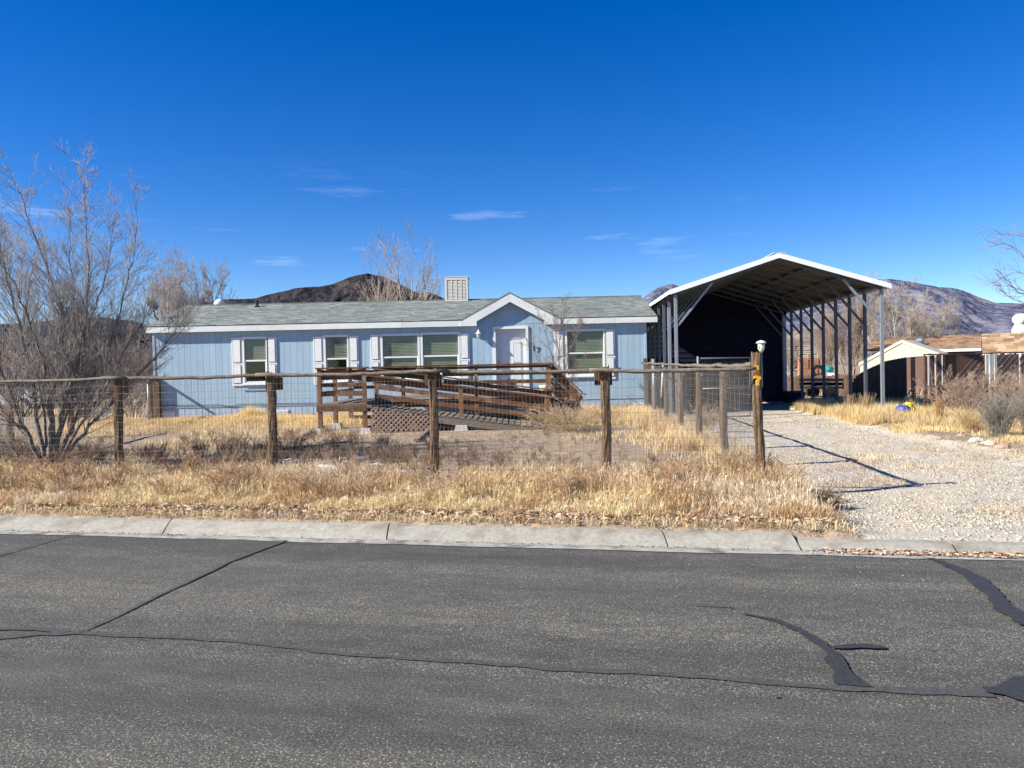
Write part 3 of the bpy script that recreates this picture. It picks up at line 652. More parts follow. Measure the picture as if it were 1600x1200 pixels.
# windows
wn = ['narrow sash window nearest the left end of the house', None, None, None, None]
for (x0, x1, z0, z1) in op[:-1]:
    fr = .055; zm = z0+(z1-z0)*.50
    mb = MB(); y0, y1 = HY-.045, HY+.07
    mb.box(x0-fr, x0+.012, y0, y1, z0-fr, z1+fr); mb.box(x1-.012, x1+fr, y0, y1, z0-fr, z1+fr)
    mb.box(x0+.013, x1-.013, y0, y1, z1-.012, z1+fr); mb.box(x0+.013, x1-.013, y0, y1, z0-fr, z0+.012)
    wnd = mb.build('window', m_white, house)
    MB().box(x0+.013, x1-.013, HY-.03, HY+.02, zm-.025, zm+.025).build('meeting_rail', m_white, wnd, origin=house['_o'])
    MB().box(x0-fr-.02, x1+fr+.02, HY-.075, HY-.046, z0-fr-.02, z0-fr+.02).build('sill', m_white, wnd, origin=house['_o'])
    lo = MB(); lo.box(x0+.013, x0+.045, HY-.022, HY+.005, z0+.013, zm-.026); lo.box(x1-.045, x1-.013, HY-.022, HY+.005, z0+.013, zm-.026); lo.box(x0+.046, x1-.046, HY-.022, HY+.005, z0+.013, z0+.045)
    lo.build('lower_sash', m_white, wnd, origin=house['_o'])
    MB().add([(x0+.013, HY+.024, zm+.026), (x1-.013, HY+.024, zm+.026), (x1-.013, HY+.024, z1-.013), (x0+.013, HY+.024, z1-.013)], [(0,1,2,3)]).build('pane', m_glass, wnd, origin=house['_o'])
    MB().add([(x0+.046, HY-.006, z0+.046), (x1-.046, HY-.006, z0+.046), (x1-.046, HY-.006, zm-.026), (x0+.046, HY-.006, zm-.026)], [(0,1,2,3)]).build('pane', m_glass, wnd, origin=house['_o'])
    bl = MB(); z = z1-.02; low_end = z0+.05 if x1-x0 > .9 else zm-.05
    while z > low_end:
        t = random.uniform(-.004, .004)
        bl.add([(x0+.02, HY+.034, z-.020+t), (x1-.02, HY+.034, z-.020-t), (x1-.02, HY+.050, z+.020), (x0+.02, HY+.050, z+.020)], [(0,1,2,3)]); z -= .047
    bl.build('blind', m_blind, wnd, origin=house['_o'])
# shutters: two raised panels each
sh = [(363,379,528,603,.47), (418,433,527,602,.47), (490.5,506,526,601,.47), (545.5,561,525,600,.47), (579.5,594,523,598,.47), (719,734,521,596,.47), (867,882.5,518,594,.47), (945.5,961,515,592,.47)]
for a, b, c, d, f in sh:
    x0, x1 = hx(a, 560), hx(b, 560); z1, z0 = hz((a+b)/2, c), hz((a+b)/2, d)
    s_ = MB().box(x0, x1, HY-.045, HY-.0145, z0, z1).build('shutter', m_shutter, house)
    zm = z0+(z1-z0)*.46; mg = .055
    for p0, p1 in ((z0+mg+.02, zm-.03), (zm+.03, z1-mg)):
        MB().box(x0+mg, x1-mg, HY-.062, HY-.046, p0+.02, p1-.015).build('raised_panel', m_shutter, s_, origin=house['_o'])
        g = MB(); i0, i1 = x0+mg-.02, x1-mg+.02
        for q in ((i0, i0+.011, p0, p1), (i1-.011, i1, p0, p1), (i0+.0115, i1-.0115, p1-.011, p1), (i0+.0115, i1-.0115, p0, p0+.011)): g.box(q[0], q[1], HY-.0475, HY-.0453, q[2], q[3])
        g.build('panel_groove', m_greyw, s_, origin=house['_o'])
# door: recessed six panel slab
mb = MB(); fw = .085
for a, b in ((DOORX0-fw, DOORX0), (DOORX1, DOORX1+fw)): mb.box(a, b, HY-.05, HY+.16, DZ0, DZ1+fw)
mb.box(DOORX0+.001, DOORX1-.001, HY-.05, HY+.16, DZ1, DZ1+fw); mb.box(DOORX0, DOORX1, HY-.06, HY+.16, DZ0-.04, DZ0)
mb.build('door_frame', m_white, house)
door = MB().box(DOORX0+.004, DOORX1-.004, HY+.09, HY+.13, DZ0+.005, DZ1-.004).build('door', m_door, house)
W_ = DOORX1-DOORX0; Hd = DZ1-DZ0
for fx0, fx1 in ((.14, .44), (.56, .86)):
    for fz0, fz1 in ((.84, .94), (.46, .79), (.10, .40)):
        g = MB(); a, b, c, d = DOORX0+W_*fx0, DOORX0+W_*fx1, DZ0+Hd*fz0, DZ0+Hd*fz1
        g.box(a+.03, b-.03, HY+.076, HY+.0895, c+.03, d-.03)
        for q in ((a, a+.012, c, d), (b-.012, b, c, d), (a+.0125, b-.0125, d-.012, d), (a+.0125, b-.0125, c, c+.012)): g.box(q[0], q[1], HY+.080, HY+.0895, q[2], q[3])
        g.build('door_panel', m_door, door, origin=house['_o'])
kb = MB(); kb.lathe([(.012,-.03),(.012,0),(.03,.01),(.034,.03),(.02,.05)], (0,0,0), 10)
kb.v = [(DOORX0+.09+v[0], HY+.088-v[2]*.9, DZ0+.98+v[1]) for v in kb.v]
kb.build('door_handle', M('brass', (.30,.25,.16), (.34,.28,.18), 4, .35, metal=.9), door, origin=house['_o'])
MB().box(DOORX0+W_*.37, DOORX0+W_*.62, HY+.060, HY+.0755, DZ0+.06, DZ0+.42).build('pet_door', m_black, door, origin=house['_o'])
# house number
def digit1(mb, x, y, z, h, th, lean=0):
    mb.prism([(x-.018*h/.2, z), (x+.018*h/.2, z), (x+.018*h/.2, z+h), (x-.012*h/.2, z+h), (x-.045*h/.2, z+h*.8), (x-.018*h/.2, z+h*.82)], y-th, y)
def digit7(mb, x, y, z, h, th):
    w_ = h*.36; mb.prism([(x-w_, z+h*.80), (x+w_*.55, z+h*.80), (x-w_*.45, z), (x+w_*.05, z), (x+w_, z+h*.84), (x+w_, z+h), (x-w_, z+h)], y-th, y)
mb = MB(); digit1(mb, hx(834,545), HY-.016, hz(834,548), .15, .012); mb.build('number_one', m_black, house)
mb = MB(); digit7(mb, 0, HY-.016, 0, .17, .012)
ca, sa = math.cos(.18), math.sin(.18); cx, cz = hx(840,549), hz(840,551)
mb.v = [(cx+v[0]*ca+v[2]*sa, v[1], cz-v[0]*sa+v[2]*ca) for v in mb.v]; mb.build('number_seven', m_black, house)
# wall lantern
lx, lz = hx(748,518), hz(748,522)
ln_ = MB().lathe([(.02,-.13),(.05,-.11),(.065,-.02),(.07,.0)], (lx, HY-.16, lz), 10).build('wall_lantern', m_lampg, house, smooth=True)
MB().lathe([(.10,0),(.06,.05),(.02,.10),(.008,.14)], (lx, HY-.16, lz+.001), 10).build('lantern_cap', m_white, ln_, origin=house['_o'])
mb = MB(); mb.tube([(lx, HY-.02, lz-.03), (lx, HY-.09, lz-.10), (lx, HY-.155, lz-.125)], .012, 6); mb.lathe([(.05,-.05),(.05,.05)], (lx, HY-.03, lz-.03), 8)
mb.build('lantern_arm', m_white, ln_, origin=house['_o'])
# cable along the wall and conduit under the first window
pts = [(hx(x, y), HY-.035, hz(x, y)) for x, y in ((242,634),(300,633),(340,632.5),(362,634.5),(375,631.5),(420,631),(448,630.5),(500,629.5))]
mb = MB().tube(pts, .009, 5); mb.build('cable', m_black, house)
MB().beam((hx(380,609), HY-.04, hz(380,609)), (hx(418,608), HY-.04, hz(418,608)), .02, .02).build('conduit', m_skirt, house)

# ---- things on the roof
def roof_z(y): return ZT+sl*(y-RY0) if y <= RYR else ZR-sl*(y-RYR)
cy = RYR-.25
c0 = at(696,467,cy); c1 = at(731,467,cy); ctop = zat(713,432,cy)
cool = thing('evaporative_cooler', 'boxy beige evaporative cooler standing on the blue house roof ridge', 'air cooler', ((c0.x+c1.x)/2, cy, c0.z))
x0, x1, z0, z1 = c0.x, c1.x, roof_z(cy)-.02, ctop; cd = .85
MB().box(x0, x1, cy+.03, cy+cd, z0, z1-.03).build('cabinet', m_cooler, cool)
mb = MB(); mb.box(x0-.01, x0+.06, cy, cy+.029, z0, z1-.031); mb.box(x1-.06, x1+.01, cy, cy+.029, z0, z1-.031); mb.box(x0+.061, x1-.061, cy, cy+.029, z1-.12, z1-.031); mb.box(x0+.061, x1-.061, cy, cy+.029, z0, z0+.09)
mb.build('front_frame', m_cooler, cool)
MB().box(x0-.02, x1+.02, cy-.01, cy+cd+.02, z1-.03, z1).build('cabinet_lid', m_cooler, cool)
pw = (x1-x0-.122)/4
for k in range(4):
    a = x0+.061+k*pw; p = MB().box(a+.022, a+pw-.022, cy+.016, cy+.0285, z0+.10, z1-.13).build('louvre_panel', m_pad, cool)
    s2 = MB(); nz_ = 13
    for q in range(nz_):
        zz = z0+.11+(z1-z0-.25)*q/nz_; s2.add([(a+.025, cy+.006, zz), (a+pw-.025, cy+.006, zz), (a+pw-.025, cy+.015, zz+.028), (a+.025, cy+.015, zz+.028)], [(0,1,2,3)])
    s2.build('louvre', m_cooler, p, origin=cool['_o'])
    if k: MB().box(a-.021, a+.021, cy+.002, cy+.0155, z0+.091, z1-.121).build('mullion', m_cooler, cool)
# vent pipe, turbine vent, satellite dish
p = at(402,485,RY0+2.6); y = p.y
vp = MB().tube([(p.x, y, roof_z(y)-.05), (p.x, y, roof_z(y)+.22)], .05, 10); vp.lathe([(.12,0),(.06,.05)], (p.x, y, roof_z(y)-.0), 10)
tag(vp.build('vent_pipe', m_black, None, (p.x, y, roof_z(y))), 'short black vent pipe standing on the grey shingle slope', 'pipe')
p = at(343,478,RYR+.3); zz = roof_z(RYR+.3)
tv = MB().lathe([(.09,-.12),(.09,.05),(.17,.06),(.20,.15),(.16,.25),(.06,.30)], (p.x, p.y, zz+.02), 12)
tag(tv.build('roof_vent', m_white, None, (p.x, p.y, zz), smooth=True), 'small white domed roof vent near the left end of the ridge', 'vent')
y = RY0+1.0; p = at(248,497,y); zz = roof_z(y)
dish = thing('satellite_dish', 'dark satellite dish on a bent mast at left end of the roof', 'satellite dish', (p.x, y, zz))
q = at(240,481,y)
MB().tube([(p.x, y, zz-.02), (p.x-.12, y, zz+.10), (q.x, y, q.z)], .022, 8).build('mast', m_black, dish)
a = at(244,466,y); b = at(231,484,y); dirn = Vector((-.75, -.45, .45)).normalized(); axis = (Vector((a.x, a.y, a.z))-Vector((b.x, b.y, b.z))); rr = axis.length/2
mb = MB(); prof_ = [(0.001,-.06),(rr*.5,-.045),(rr*.85,-.015),(rr,.0),(rr*.98,.012),(rr*.6,-.02),(.002,-.045)]; mb.lathe(prof_, (0,0,0), 16)
qq = Vector((.80,-.30,.52)).to_track_quat('Z','Y').to_matrix(); cc = (Vector((a.x,a.y,a.z))+Vector((b.x,b.y,b.z)))/2
mb.v = [tuple(qq @ Vector(v)+cc) for v in mb.v]; mb.build('reflector', m_darkcar, dish, smooth=True)
MB().tube([cc, cc+qq @ Vector((0,-.1,.28))], .012, 6).build('feed_arm', m_black, dish)

# ------------------------------------------------------------------ deck, ramp and stairs
DY = 18.3
deck = thing('deck', 'red brown stained wooden deck with a long sloping ramp and side stairs at house door', 'deck', (-1.5, DY+2, .15))
ZF, ZRl = .87, 1.75
def db(name, x0, x1, y0, y1, z0, z1, m=m_deck): return MB().box(x0, x1, y0, y1, z0, z1).build(name, m, deck)
def post(x, y, z0, z1, w=.095): return MB().box(x-w/2, x+w/2, y-w/2, y+w/2, z0, z1).build('post', m_deckv, deck)
def dbeam(name, a, b, w, h, m=m_deck): return MB().beam(a, b, w, h).build(name, m, deck)
LX0, LX1 = xat(500,630,DY), xat(570,630,DY)
YB = DY+1.32                      # rear edge of the ramp = front edge of the deck
def gz(x, y): return float(H(x, y))
def pier(x, y):
    g = gz(x, y)-.03; s = .13
    MB().add([(x-s-.04,y-s-.04,g),(x+s+.04,y-s-.04,g),(x+s+.04,y+s+.04,g),(x-s-.04,y+s+.04,g),(x-s,y-s,g+.16),(x+s,y-s,g+.16),(x+s,y+s,g+.16),(x-s,y+s,g+.16)],
        [(0,3,2,1),(4,5,6,7),(0,1,5,4),(1,2,6,5),(2,3,7,6),(3,0,4,7)]).build('concrete_pier', m_conc, deck)
    return g+.16
# landing: four posts at the sides
for x, y in ((LX0, DY), (LX1, DY), (LX0+.02, DY+1.5), (LX0+.02, DY+3.4)):
    g = pier(x, y); post(x, y, g, ZRl-.03)
db('cap_rail', LX0-.08, LX1+.10, DY-.09, DY+.09, ZRl-.03, ZRl)
db('cap_rail', LX0-.09, LX0+.09, DY+.091, DY+3.5, ZRl-.03, ZRl)
for zc, h in ((ZRl-.13, .14), (1.50, .09), (1.33, .09), (1.12, .12)):
    db('slat', LX0-.05, LX1+.04, DY+.05, DY+.088, zc-h/2, zc+h/2)
    db('slat', LX0+.07, LX0+.108, DY+.10, DY+3.45, zc-h/2, zc+h/2)
db('rim_joist', LX0-.05, LX1+.05, DY-.088, DY-.05, ZF-.17, ZF-.02)
db('rim_joist', LX0-.088, LX0-.05, DY, DY+3.4, ZF-.17, ZF-.02)
db('rim_joist', LX0-.04, -3.45, DY+3.40, DY+3.44, ZF-.17, ZF-.02)
for zc in (.56, .36): db('skirt_slat', LX0+.1, LX1, DY+3.38, DY+3.42, zc-.05, zc+.05)
for k in range(24):
    y = DY-.06+k*.146; db('deck_board', LX0-.06, LX1+.05, y, y+.138, ZF-.02, ZF+.015, m_greyw)
# rear slats of the landing
for zc, h in ((ZRl-.13, .13), (1.45, .09), (1.2, .09)): db('slat', LX0+.1, -3.35, DY+3.43, DY+3.465, zc-h/2, zc+h/2)
db('cap_rail', LX0+.091, -3.3, DY+3.38, DY+3.52, ZRl-.03, ZRl)
# main deck
MX0, MX1 = LX1+.06, xat(860,590,YB)
n = int((HY-.1-YB)/.146)
for k in range(n):
    y = YB+.05+k*.146; db('deck_board', MX0, MX1+.03, y, y+.138, ZF-.02, ZF+.015, m_greyw)
db('rim_joist', MX0, MX1, YB+.006, YB+.044, ZF-.17, ZF-.022)
db('rim_joist', MX1-.03, MX1+.008, YB+.05, HY-.12, ZF-.17, ZF-.022)
# deck front rail on the ramp's rear posts
rp_px = [588, 630, 744, 858.5]
rpx = [xat(p_, 600, YB) for p_ in rp_px]
for x in rpx: post(x, YB, gz(x, YB)-.05, ZRl-.03, .085)
MB().box(rpx[0]-.1, rpx[-1]+.09, YB-.09, YB+.09, ZRl-.03, ZRl+.01).build('cap_rail', m_deck, deck)
for zc in (1.52, 1.30): db('slat', rpx[1]-.1, rpx[-1]-.03, YB+.05, YB+.085, zc-.05, zc+.05)
db('slat', rpx[0], rpx[-1], YB+.052, YB+.088, ZRl-.10, ZRl-.035)
# ramp boards
sR = -.14; RX_0 = LX1+.05; ZR0 = .80
def rz(x): return ZR0+sR*(x-RX_0)
x = RX_0+.075; xend = RX_0+(ZR0-.17)/.14
while x < xend:
    dbeam('ramp_board', (x, DY-.09, rz(x)), (x, YB-.06, rz(x)), .132, .036, m_greyw); x += .146
for y, xs in ((DY-.06, xat(671,650,DY)), ((DY+YB)/2, RX_0), (YB-.10, RX_0)): dbeam('ramp_joist', (xs, y, rz(xs)-.105), (xend-.1, y, rz(xend-.1)-.105), .04, .165, m_greyw)
# front ramp rail
fz0, fz1 = zat(573,586,DY), zat(884,623,DY); fx0, fx1 = LX1+.05, xat(884,623,DY)
dbeam('cap_rail', (fx0, DY, fz0), (fx1, DY, fz1), .14, .035); 
def frz(x): return fz0+(fz1-fz0)*(x-fx0)/(fx1-fx0)
dbeam('rail_board', (fx0, DY+.065, frz(fx0)-.09), (xat(862,623,DY), DY+.065, frz(xat(862,623,DY))-.09), .038, .14)
for px in (720.5, 853.5):
    x = xat(px, 640, DY); g = pier(x, DY) if px < 800 else gz(x, DY)-.05
    post(x, DY, g, frz(x)-.02, .09)
# rear ramp rail
bz0, bz1 = zat(588,576,YB-.09), zat(916,616,YB-.09); bx0, bx1 = rpx[0], xat(916,616,YB-.09)
def brz(x): return bz0+(bz1-bz0)*(x-bx0)/(bx1-bx0)
dbeam('cap_rail', (bx0-.05, YB-.10, bz0), (bx1, YB-.10, bz1), .14, .035)
xe = xat(862, 640, YB)
for off, h in ((.09, .10), (.46, .12), (.70, .12), (.30, .07)):
    dbeam('slat', (bx0, YB-.062, brz(bx0)-off), (xe, YB-.062, brz(xe)-off), .036, h)
# lattice under the ramp
la0, la1 = xat(581,650,DY), xat(671,650,DY); lb = gz(la0, DY)+.02
mb = MB()
def clipd(c, sg):
    pts = []
    for k in range(81):
        x = la0+(la1-la0)*k/80; z = c+sg*(x-la0)
        if lb < z < rz(x)-.022: pts.append((x, z))
    return (pts[0], pts[-1]) if len(pts) > 2 else None
for sg, yo in ((1, .0), (-1, .014)):
    c = lb-2.2
    while c < lb+3:
        s_ = clipd(c, sg); c += .118
        if s_: mb.beam((s_[0][0], DY-.085+yo*.3, s_[0][1]), (s_[1][0], DY-.085+yo*.3, s_[1][1]), .012, .036, (0,-1,0) if False else (0,0,1))
mb.build('lattice', m_lattice, deck)
db('lattice_sill', la0-.05, la1+.05, DY-.11, DY-.05, lb-.06, lb, m_greyw)
MB().box(la0, la1, DY+.9, DY+.95, lb-.1, lb+.45).build('under_ramp_dark', m_dark, deck)  # added dark sheet standing in for shade behind the lattice
# stairs, right side
SX = xat(903, 630, YB+.1); SXT = MX1
for k in range(4):
    zt = ZF-.18*(k+1)+.02; xa = SXT+.22*k
    db('stair_tread', xa+.02, xa+.29, YB+.10, YB+1.5, zt-.04, zt)
for y in (YB+.06, YB+1.52):
    dbeam('stringer', (SXT+.03, y, ZF-.12), (SXT+1.0, y, .12), .04, .24)
    g = gz(SX, y); post(SX, y, g-.05, zat(903,617,YB)+.02, .09)
    for off, h in ((.0, .15), (.30, .12), (.52, .12)):
        zA, zB = ZRl-.10-off, zat(903,622,YB)-.05-off*.9
        dbeam('stair_rail', (SXT+.03, y+.06, zA), (SX+.10, y+.06, zB), .038, h)
    dbeam('stair_cap', (SXT+.03, y, ZRl-.02), (SX+.12, y, zat(903,615,YB)+.02), .13, .035)
post(SXT, YB+1.52, gz(SXT, YB+1.5)-.05, ZRl-.02, .09)
# planter on the deck
px_ = xat(852, 612, 22.0)
pl = MB().lathe([(.10,0),(.14,.02),(.17,.20),(.18,.26),(.155,.262),(.14,.22)], (px_, 22.0, ZF+.016), 14)
pot = pl.build('flower_pot', M('pale_clay', (.55,.47,.33), (.62,.54,.4), 5, .7), None, (px_, 22.0, ZF+.016), smooth=True)
tag(pot, 'pale empty flower pot standing on the deck behind the rail corner', 'flower pot')
# white rag tied to the rail
p = at(690, 588, YB-.10); mb = MB(); pr = []
rng = np.random.default_rng(4); mb.lathe([(.012,.13),(.03,.07),(.02,.05),(.055,-.04),(.07,-.10),(.05,-.13)], (p.x, p.y-.05, p.z-.04), 9)
mb.v = [(v[0]+rng.uniform(-.012,.012), v[1]+rng.uniform(-.012,.012), v[2]+rng.uniform(-.012,.012)) for v in mb.v]
tag(mb.build('rag', m_white, None, (p.x, p.y-.05, p.z-.04)), 'small white rag tied on the deck ramp rail', 'rag')

# ------------------------------------------------------------------ wire fences
def log_post(x, y, z0, z1, r, seed, parent, mat=m_fpost, lean=(0,0)):
    rng = np.random.default_rng(seed); n = 9; sides = 12; mb = MB(); vs = []
    ph = rng.uniform(0, 6.28)
    for i in range(n+1):
        f = i/n; z = z0+(z1-z0)*f
        for k in range(sides):
            a = 2*math.pi*k/sides
            sq = 1/max(abs(math.cos(a)), abs(math.sin(a)))**.55
            rr = r*sq*(1+.06*rng.standard_normal())
            if abs(((a-ph-4.4) % 6.283)-3.14) < .3: rr *= .72          # drying split
            vs.append((x+rr*math.cos(a)*.95+lean[0]*f+.008*math.sin(f*5+seed), y+rr*math.sin(a)*.95+lean[1]*f, z+(.015*rng.standard_normal() if i == n else 0)))
    fs = [(i*sides+k, i*sides+(k+1) % sides, (i+1)*sides+(k+1) % sides, (i+1)*sides+k) for i in range(n) for k in range(sides)]
    fs += [tuple(n*sides+k for k in range(sides))]
    return mb.add(vs, fs).build('fence_post', mat, parent, smooth=False)
def rail(a, b, r, seed, parent):
    rng = np.random.default_rng(seed); n = 14; P = []; rad = []
    for i in range(n+1):
        f = i/n; p = Vector(a)*(1-f)+Vector(b)*f
        P.append((p.x+rng.normal(0, .004), p.y+rng.normal(0, .004), p.z-.02*math.sin(f*math.pi)+rng.normal(0, .003))); rad.append(r*(1+.08*rng.standard_normal())*(1-.12*f))
    return MB().tube(P, rad, 9).build('top_rail', m_frail, parent, smooth=True)
def wire_panel(a, b, ztop, zlow, parent, seed, sp=.0508, hz_=.1016, r=.0016):
    rng = np.random.default_rng(seed); a = np.array(a[:2]); b = np.array(b[:2]); Ln = np.linalg.norm(b-a); d = (b-a)/Ln; nrm = np.array([-d[1], d[0]])
    lines = []; n = int(Ln/sp); bow = rng.uniform(-.03, .03)
    def pt(u, z):
        f = u/Ln; o = bow*math.sin(f*math.pi)+.02*(vnoise(u*1.7, z*2.1, seed)-.5)
        q = a+d*u+nrm*float(o); return (q[0], q[1], z+.03*(float(vnoise(u*1.1, 3, seed+1))-.5)-.015*math.sin(f*math.pi))
    zs = np.arange(ztop, zlow, -hz_)
    for i in range(1, n):
        u = i*sp; lines.append((np.array([pt(u, z) for z in np.linspace(ztop, zlow, 6)]), np.full(6, r)))
    for z in zs:
        us = np.linspace(0, Ln, max(4, int(Ln/.18))); lines.append((np.array([pt(u, z) for u in us]), np.full(len(us), r*1.15)))
    o = link('wire_mesh', tubes_mesh('wire_mesh', [(P-np.array(parent['_o']), q) for P, q in lines], 3, False), m_wire, parent)
    o['kind'] = 'stuff'; return o
fpx = [-62, 183.5, 426.5, 677, 945, 1186]
def on_fence(px, py=650):
    d = ray(px, py); k = S_FENCE/(d.x*NV.x+d.y*NV.y); return Vector((d.x*k, d.y*k, 0))
FP = [on_fence(p_) for p_ in fpx]
far_left = Vector((*xy(S_FENCE, st(FP[0].x, FP[0].y)[1]-2.5), 0)); FP = [far_left]+FP
front = thing('wire_fence', 'welded wire fence on rough wooden posts along the street front', 'fence', (FP[3].x, FP[3].y, .15))
ztops = [1.66, 1.66, zat(183,589,FP[2].y), zat(427,583,FP[3].y), zat(677,578,FP[4].y), zat(945,573,FP[5].y), zat(1186,552,FP[6].y)]
for i, p_ in enumerate(FP):
    g = gz(p_.x, p_.y); last = i == len(FP)-1
    log_post(p_.x, p_.y, g-.1, ztops[i], .060 if not last else .055, 20+i, front, lean=(.02*((i*37) % 3-1), .0))
    if not last:
        mb = MB(); mb.box(p_.x-.11, p_.x+.11, p_.y+.075, p_.y+.125, ztops[i]-.23, ztops[i]-.06); mb.build('rail_block', m_fpost, front)
RZT = [1.60]*7
rail_z = [zat(0,592,11)-.0]*2+[zat(183,588,FP[2].y), zat(427,583,FP[3].y), zat(677,577,FP[4].y), zat(945,575.5,FP[5].y), zat(1178,573,FP[6].y)]
for i in range(len(FP)-1):
    a, b = FP[i], FP[i+1]; d = (b-a).normalized()
    o1 = -.02 if i % 2 else .02
    rail((a.x-d.x*.2, a.y-d.y*.2-.085+o1, rail_z[i]-.02), (b.x+d.x*(.2 if i < len(FP)-2 else -.07), b.y+d.y*.2-.085+o1, rail_z[i+1]-.02), .026, 50+i, front)
    wire_panel(a+Vector((0,-.085,0)), b+Vector((0,-.085,0)), rail_z[i]-.03, .12, front, 60+i)
# driveway side fence
SYs = [11.7, 14.0, 16.4, 19.0, 21.9, 24.25]
SP = [Vector((float(fence_x(y)), y, 0)) for y in SYs]
side = thing('wire_fence', 'welded wire side fence beside the gravel driveway, running back to the house', 'fence', (SP[2].x, SP[2].y, .15))
tops = [zat(1130,571,11.7), zat(1092,573,14.0), zat(1063,574,16.4), zat(1040,572,19), zat(1023,561,21.9), zat(1009,561,24.2)]
for i, p_ in enumerate(SP):
    log_post(p_.x, p_.y, gz(p_.x, p_.y)-.1, tops[i], .058, 90+i, side)
    if i < 3:
        mb = MB(); mb.tube([(p_.x+.02, p_.y-.10, tops[i]-.13), (p_.x+.02, p_.y+.0, tops[i]-.13)], .05, 10); mb.build('rail_stub', m_frail, side)
ch = [FP[-1]]+SP; rzs = [zat(1172,570,9.6), zat(1130,570,11.7), zat(1092,570,14), zat(1063,569,16.4), zat(1040,568,19), zat(1023,567,21.9), zat(1009,567,24.2)]
for i in range(len(ch)-1):
    a, b = ch[i], ch[i+1]
    rail((a.x-.075, a.y+(.05 if i == 0 else -.15), rzs[i]), (b.x-.075, b.y+.15, rzs[i+1]), .031, 110+i, side)
    wire_panel(a+Vector((-.07,0,0)), b+Vector((-.07,0,0)), rzs[i]-.04, .10, side, 120+i)
MB().tube([(SP[4].x-.10, 21.3, .05), (SP[4].x-.10, 21.3, zat(1020,561,21.3))], .035, 10).build('steel_post', m_metal, side, smooth=True)
MB().tube([(xat(1033,600,20.2), 20.2, .8), (xat(1036,567,20.2), 20.2, 1.7)], .022, 8).build('white_pole', m_white, side, smooth=True)
# left yard fence
LP = [Vector((-10.15+(y-13)*-.108, y, 0)) for y in (13.2, 16.0, 18.7, 21.4, 24.1)]
left = thing('wire_fence', 'brown post fence along the left yard, running back to the house corner', 'fence', (LP[2].x, LP[2].y, .15))
for i, p_ in enumerate(LP):
    log_post(p_.x, p_.y, gz(p_.x, p_.y)-.1, 1.62 if i < 4 else 1.60, .075, 140+i, left, M('brown_post_%d' % i, (.16,.085,.035), (.34,.20,.09), 7, .8, stretch=(7,7,.8)))
    if i:
        a = LP[i-1]; rail((a.x, a.y-.1, 1.52), (p_.x, p_.y+.1 if i < 4 else HY-.02, 1.52), .045, 150+i, left)
        wire_panel(a, p_, 1.48, .1, left, 160+i, sp=.1)
x = xat(248, 620, HY-.09); MB().box(x-.12, x+.05, HY-.17, HY-.03, .1, 1.47).build('end_board', m_fpost, left)
MB().tube([(xat(232,620,23.6), 23.6, .05), (xat(232,620,23.6), 23.6, 1.62)], .03, 8).build('steel_post', m_metal, left, smooth=True)

# number and lamp on the corner post
cp = FP[-1]; yf = cp.y-.085
num = thing('house_number', 'yellow digits 1 and 7 nailed one above the other on the corner fence post', 'house number', (cp.x, yf, 1.4))
mb = MB(); mb.prism([(xat(1179,571,yf), zat(1180,571,yf)), (xat(1180,585,yf), zat(1181,586,yf)), (xat(1184.5,585,yf), zat(1184,586,yf)), (xat(1184.5,571,yf), zat(1184,571,yf))][::-1], yf-.03, yf-.012); mb.build('digit_one', m_yelnum, num)
z7, h7 = zat(1183,602,yf), zat(1183,587,yf)-zat(1183,602,yf); xl = xat(1177,590,yf); xr = xat(1188,590,yf); ww = xr-xl
mb = MB(); mb.prism([(xl, z7+h7), (xr, z7+h7), (xr, z7+h7*.72), (xl+ww*.72, z7+h7*.42), (xl+ww*.72, z7), (xl+ww*.28, z7), (xl+ww*.28, z7+h7*.45), (xl+ww*.5, z7+h7*.74), (xl, z7+h7*.72)][::-1], yf-.03, yf-.012); mb.build('digit_seven', m_yelnum, num)
lx = xat(1189.5, 548, cp.y); lpz = zat(1189, 550, cp.y); 
lamp = thing('garden_lamp', 'small dome capped garden lamp on a thin stake at the corner fence post', 'lamp', (lx, cp.y, 1.3))
MB().tube([(lx, cp.y+.0, lpz-.42), (lx, cp.y, lpz+.0)], .011, 8).build('stake', m_metal, lamp, smooth=True)
zc = zat(1189, 541, cp.y)
MB().lathe([(.012,-.075),(.020,-.06),(.034,-.04),(.038,.03),(.032,.034)], (lx, cp.y, zc), 14).build('lantern', m_lampg, lamp, smooth=True)
MB().lathe([(.060,.036),(.058,.044),(.042,.058),(.02,.066),(.004,.069)], (lx, cp.y, zc), 16).build('lamp_cap', m_white, lamp, smooth=True)
mb = MB()
for k in range(5):
    a = k*1.2566; mb.tube([(lx+.0395*math.cos(a), cp.y+.0395*math.sin(a), zc-.036), (lx+.041*math.cos(a), cp.y+.041*math.sin(a), zc+.034)], .003, 4)
mb.build('lantern_rib', m_metal, lamp)

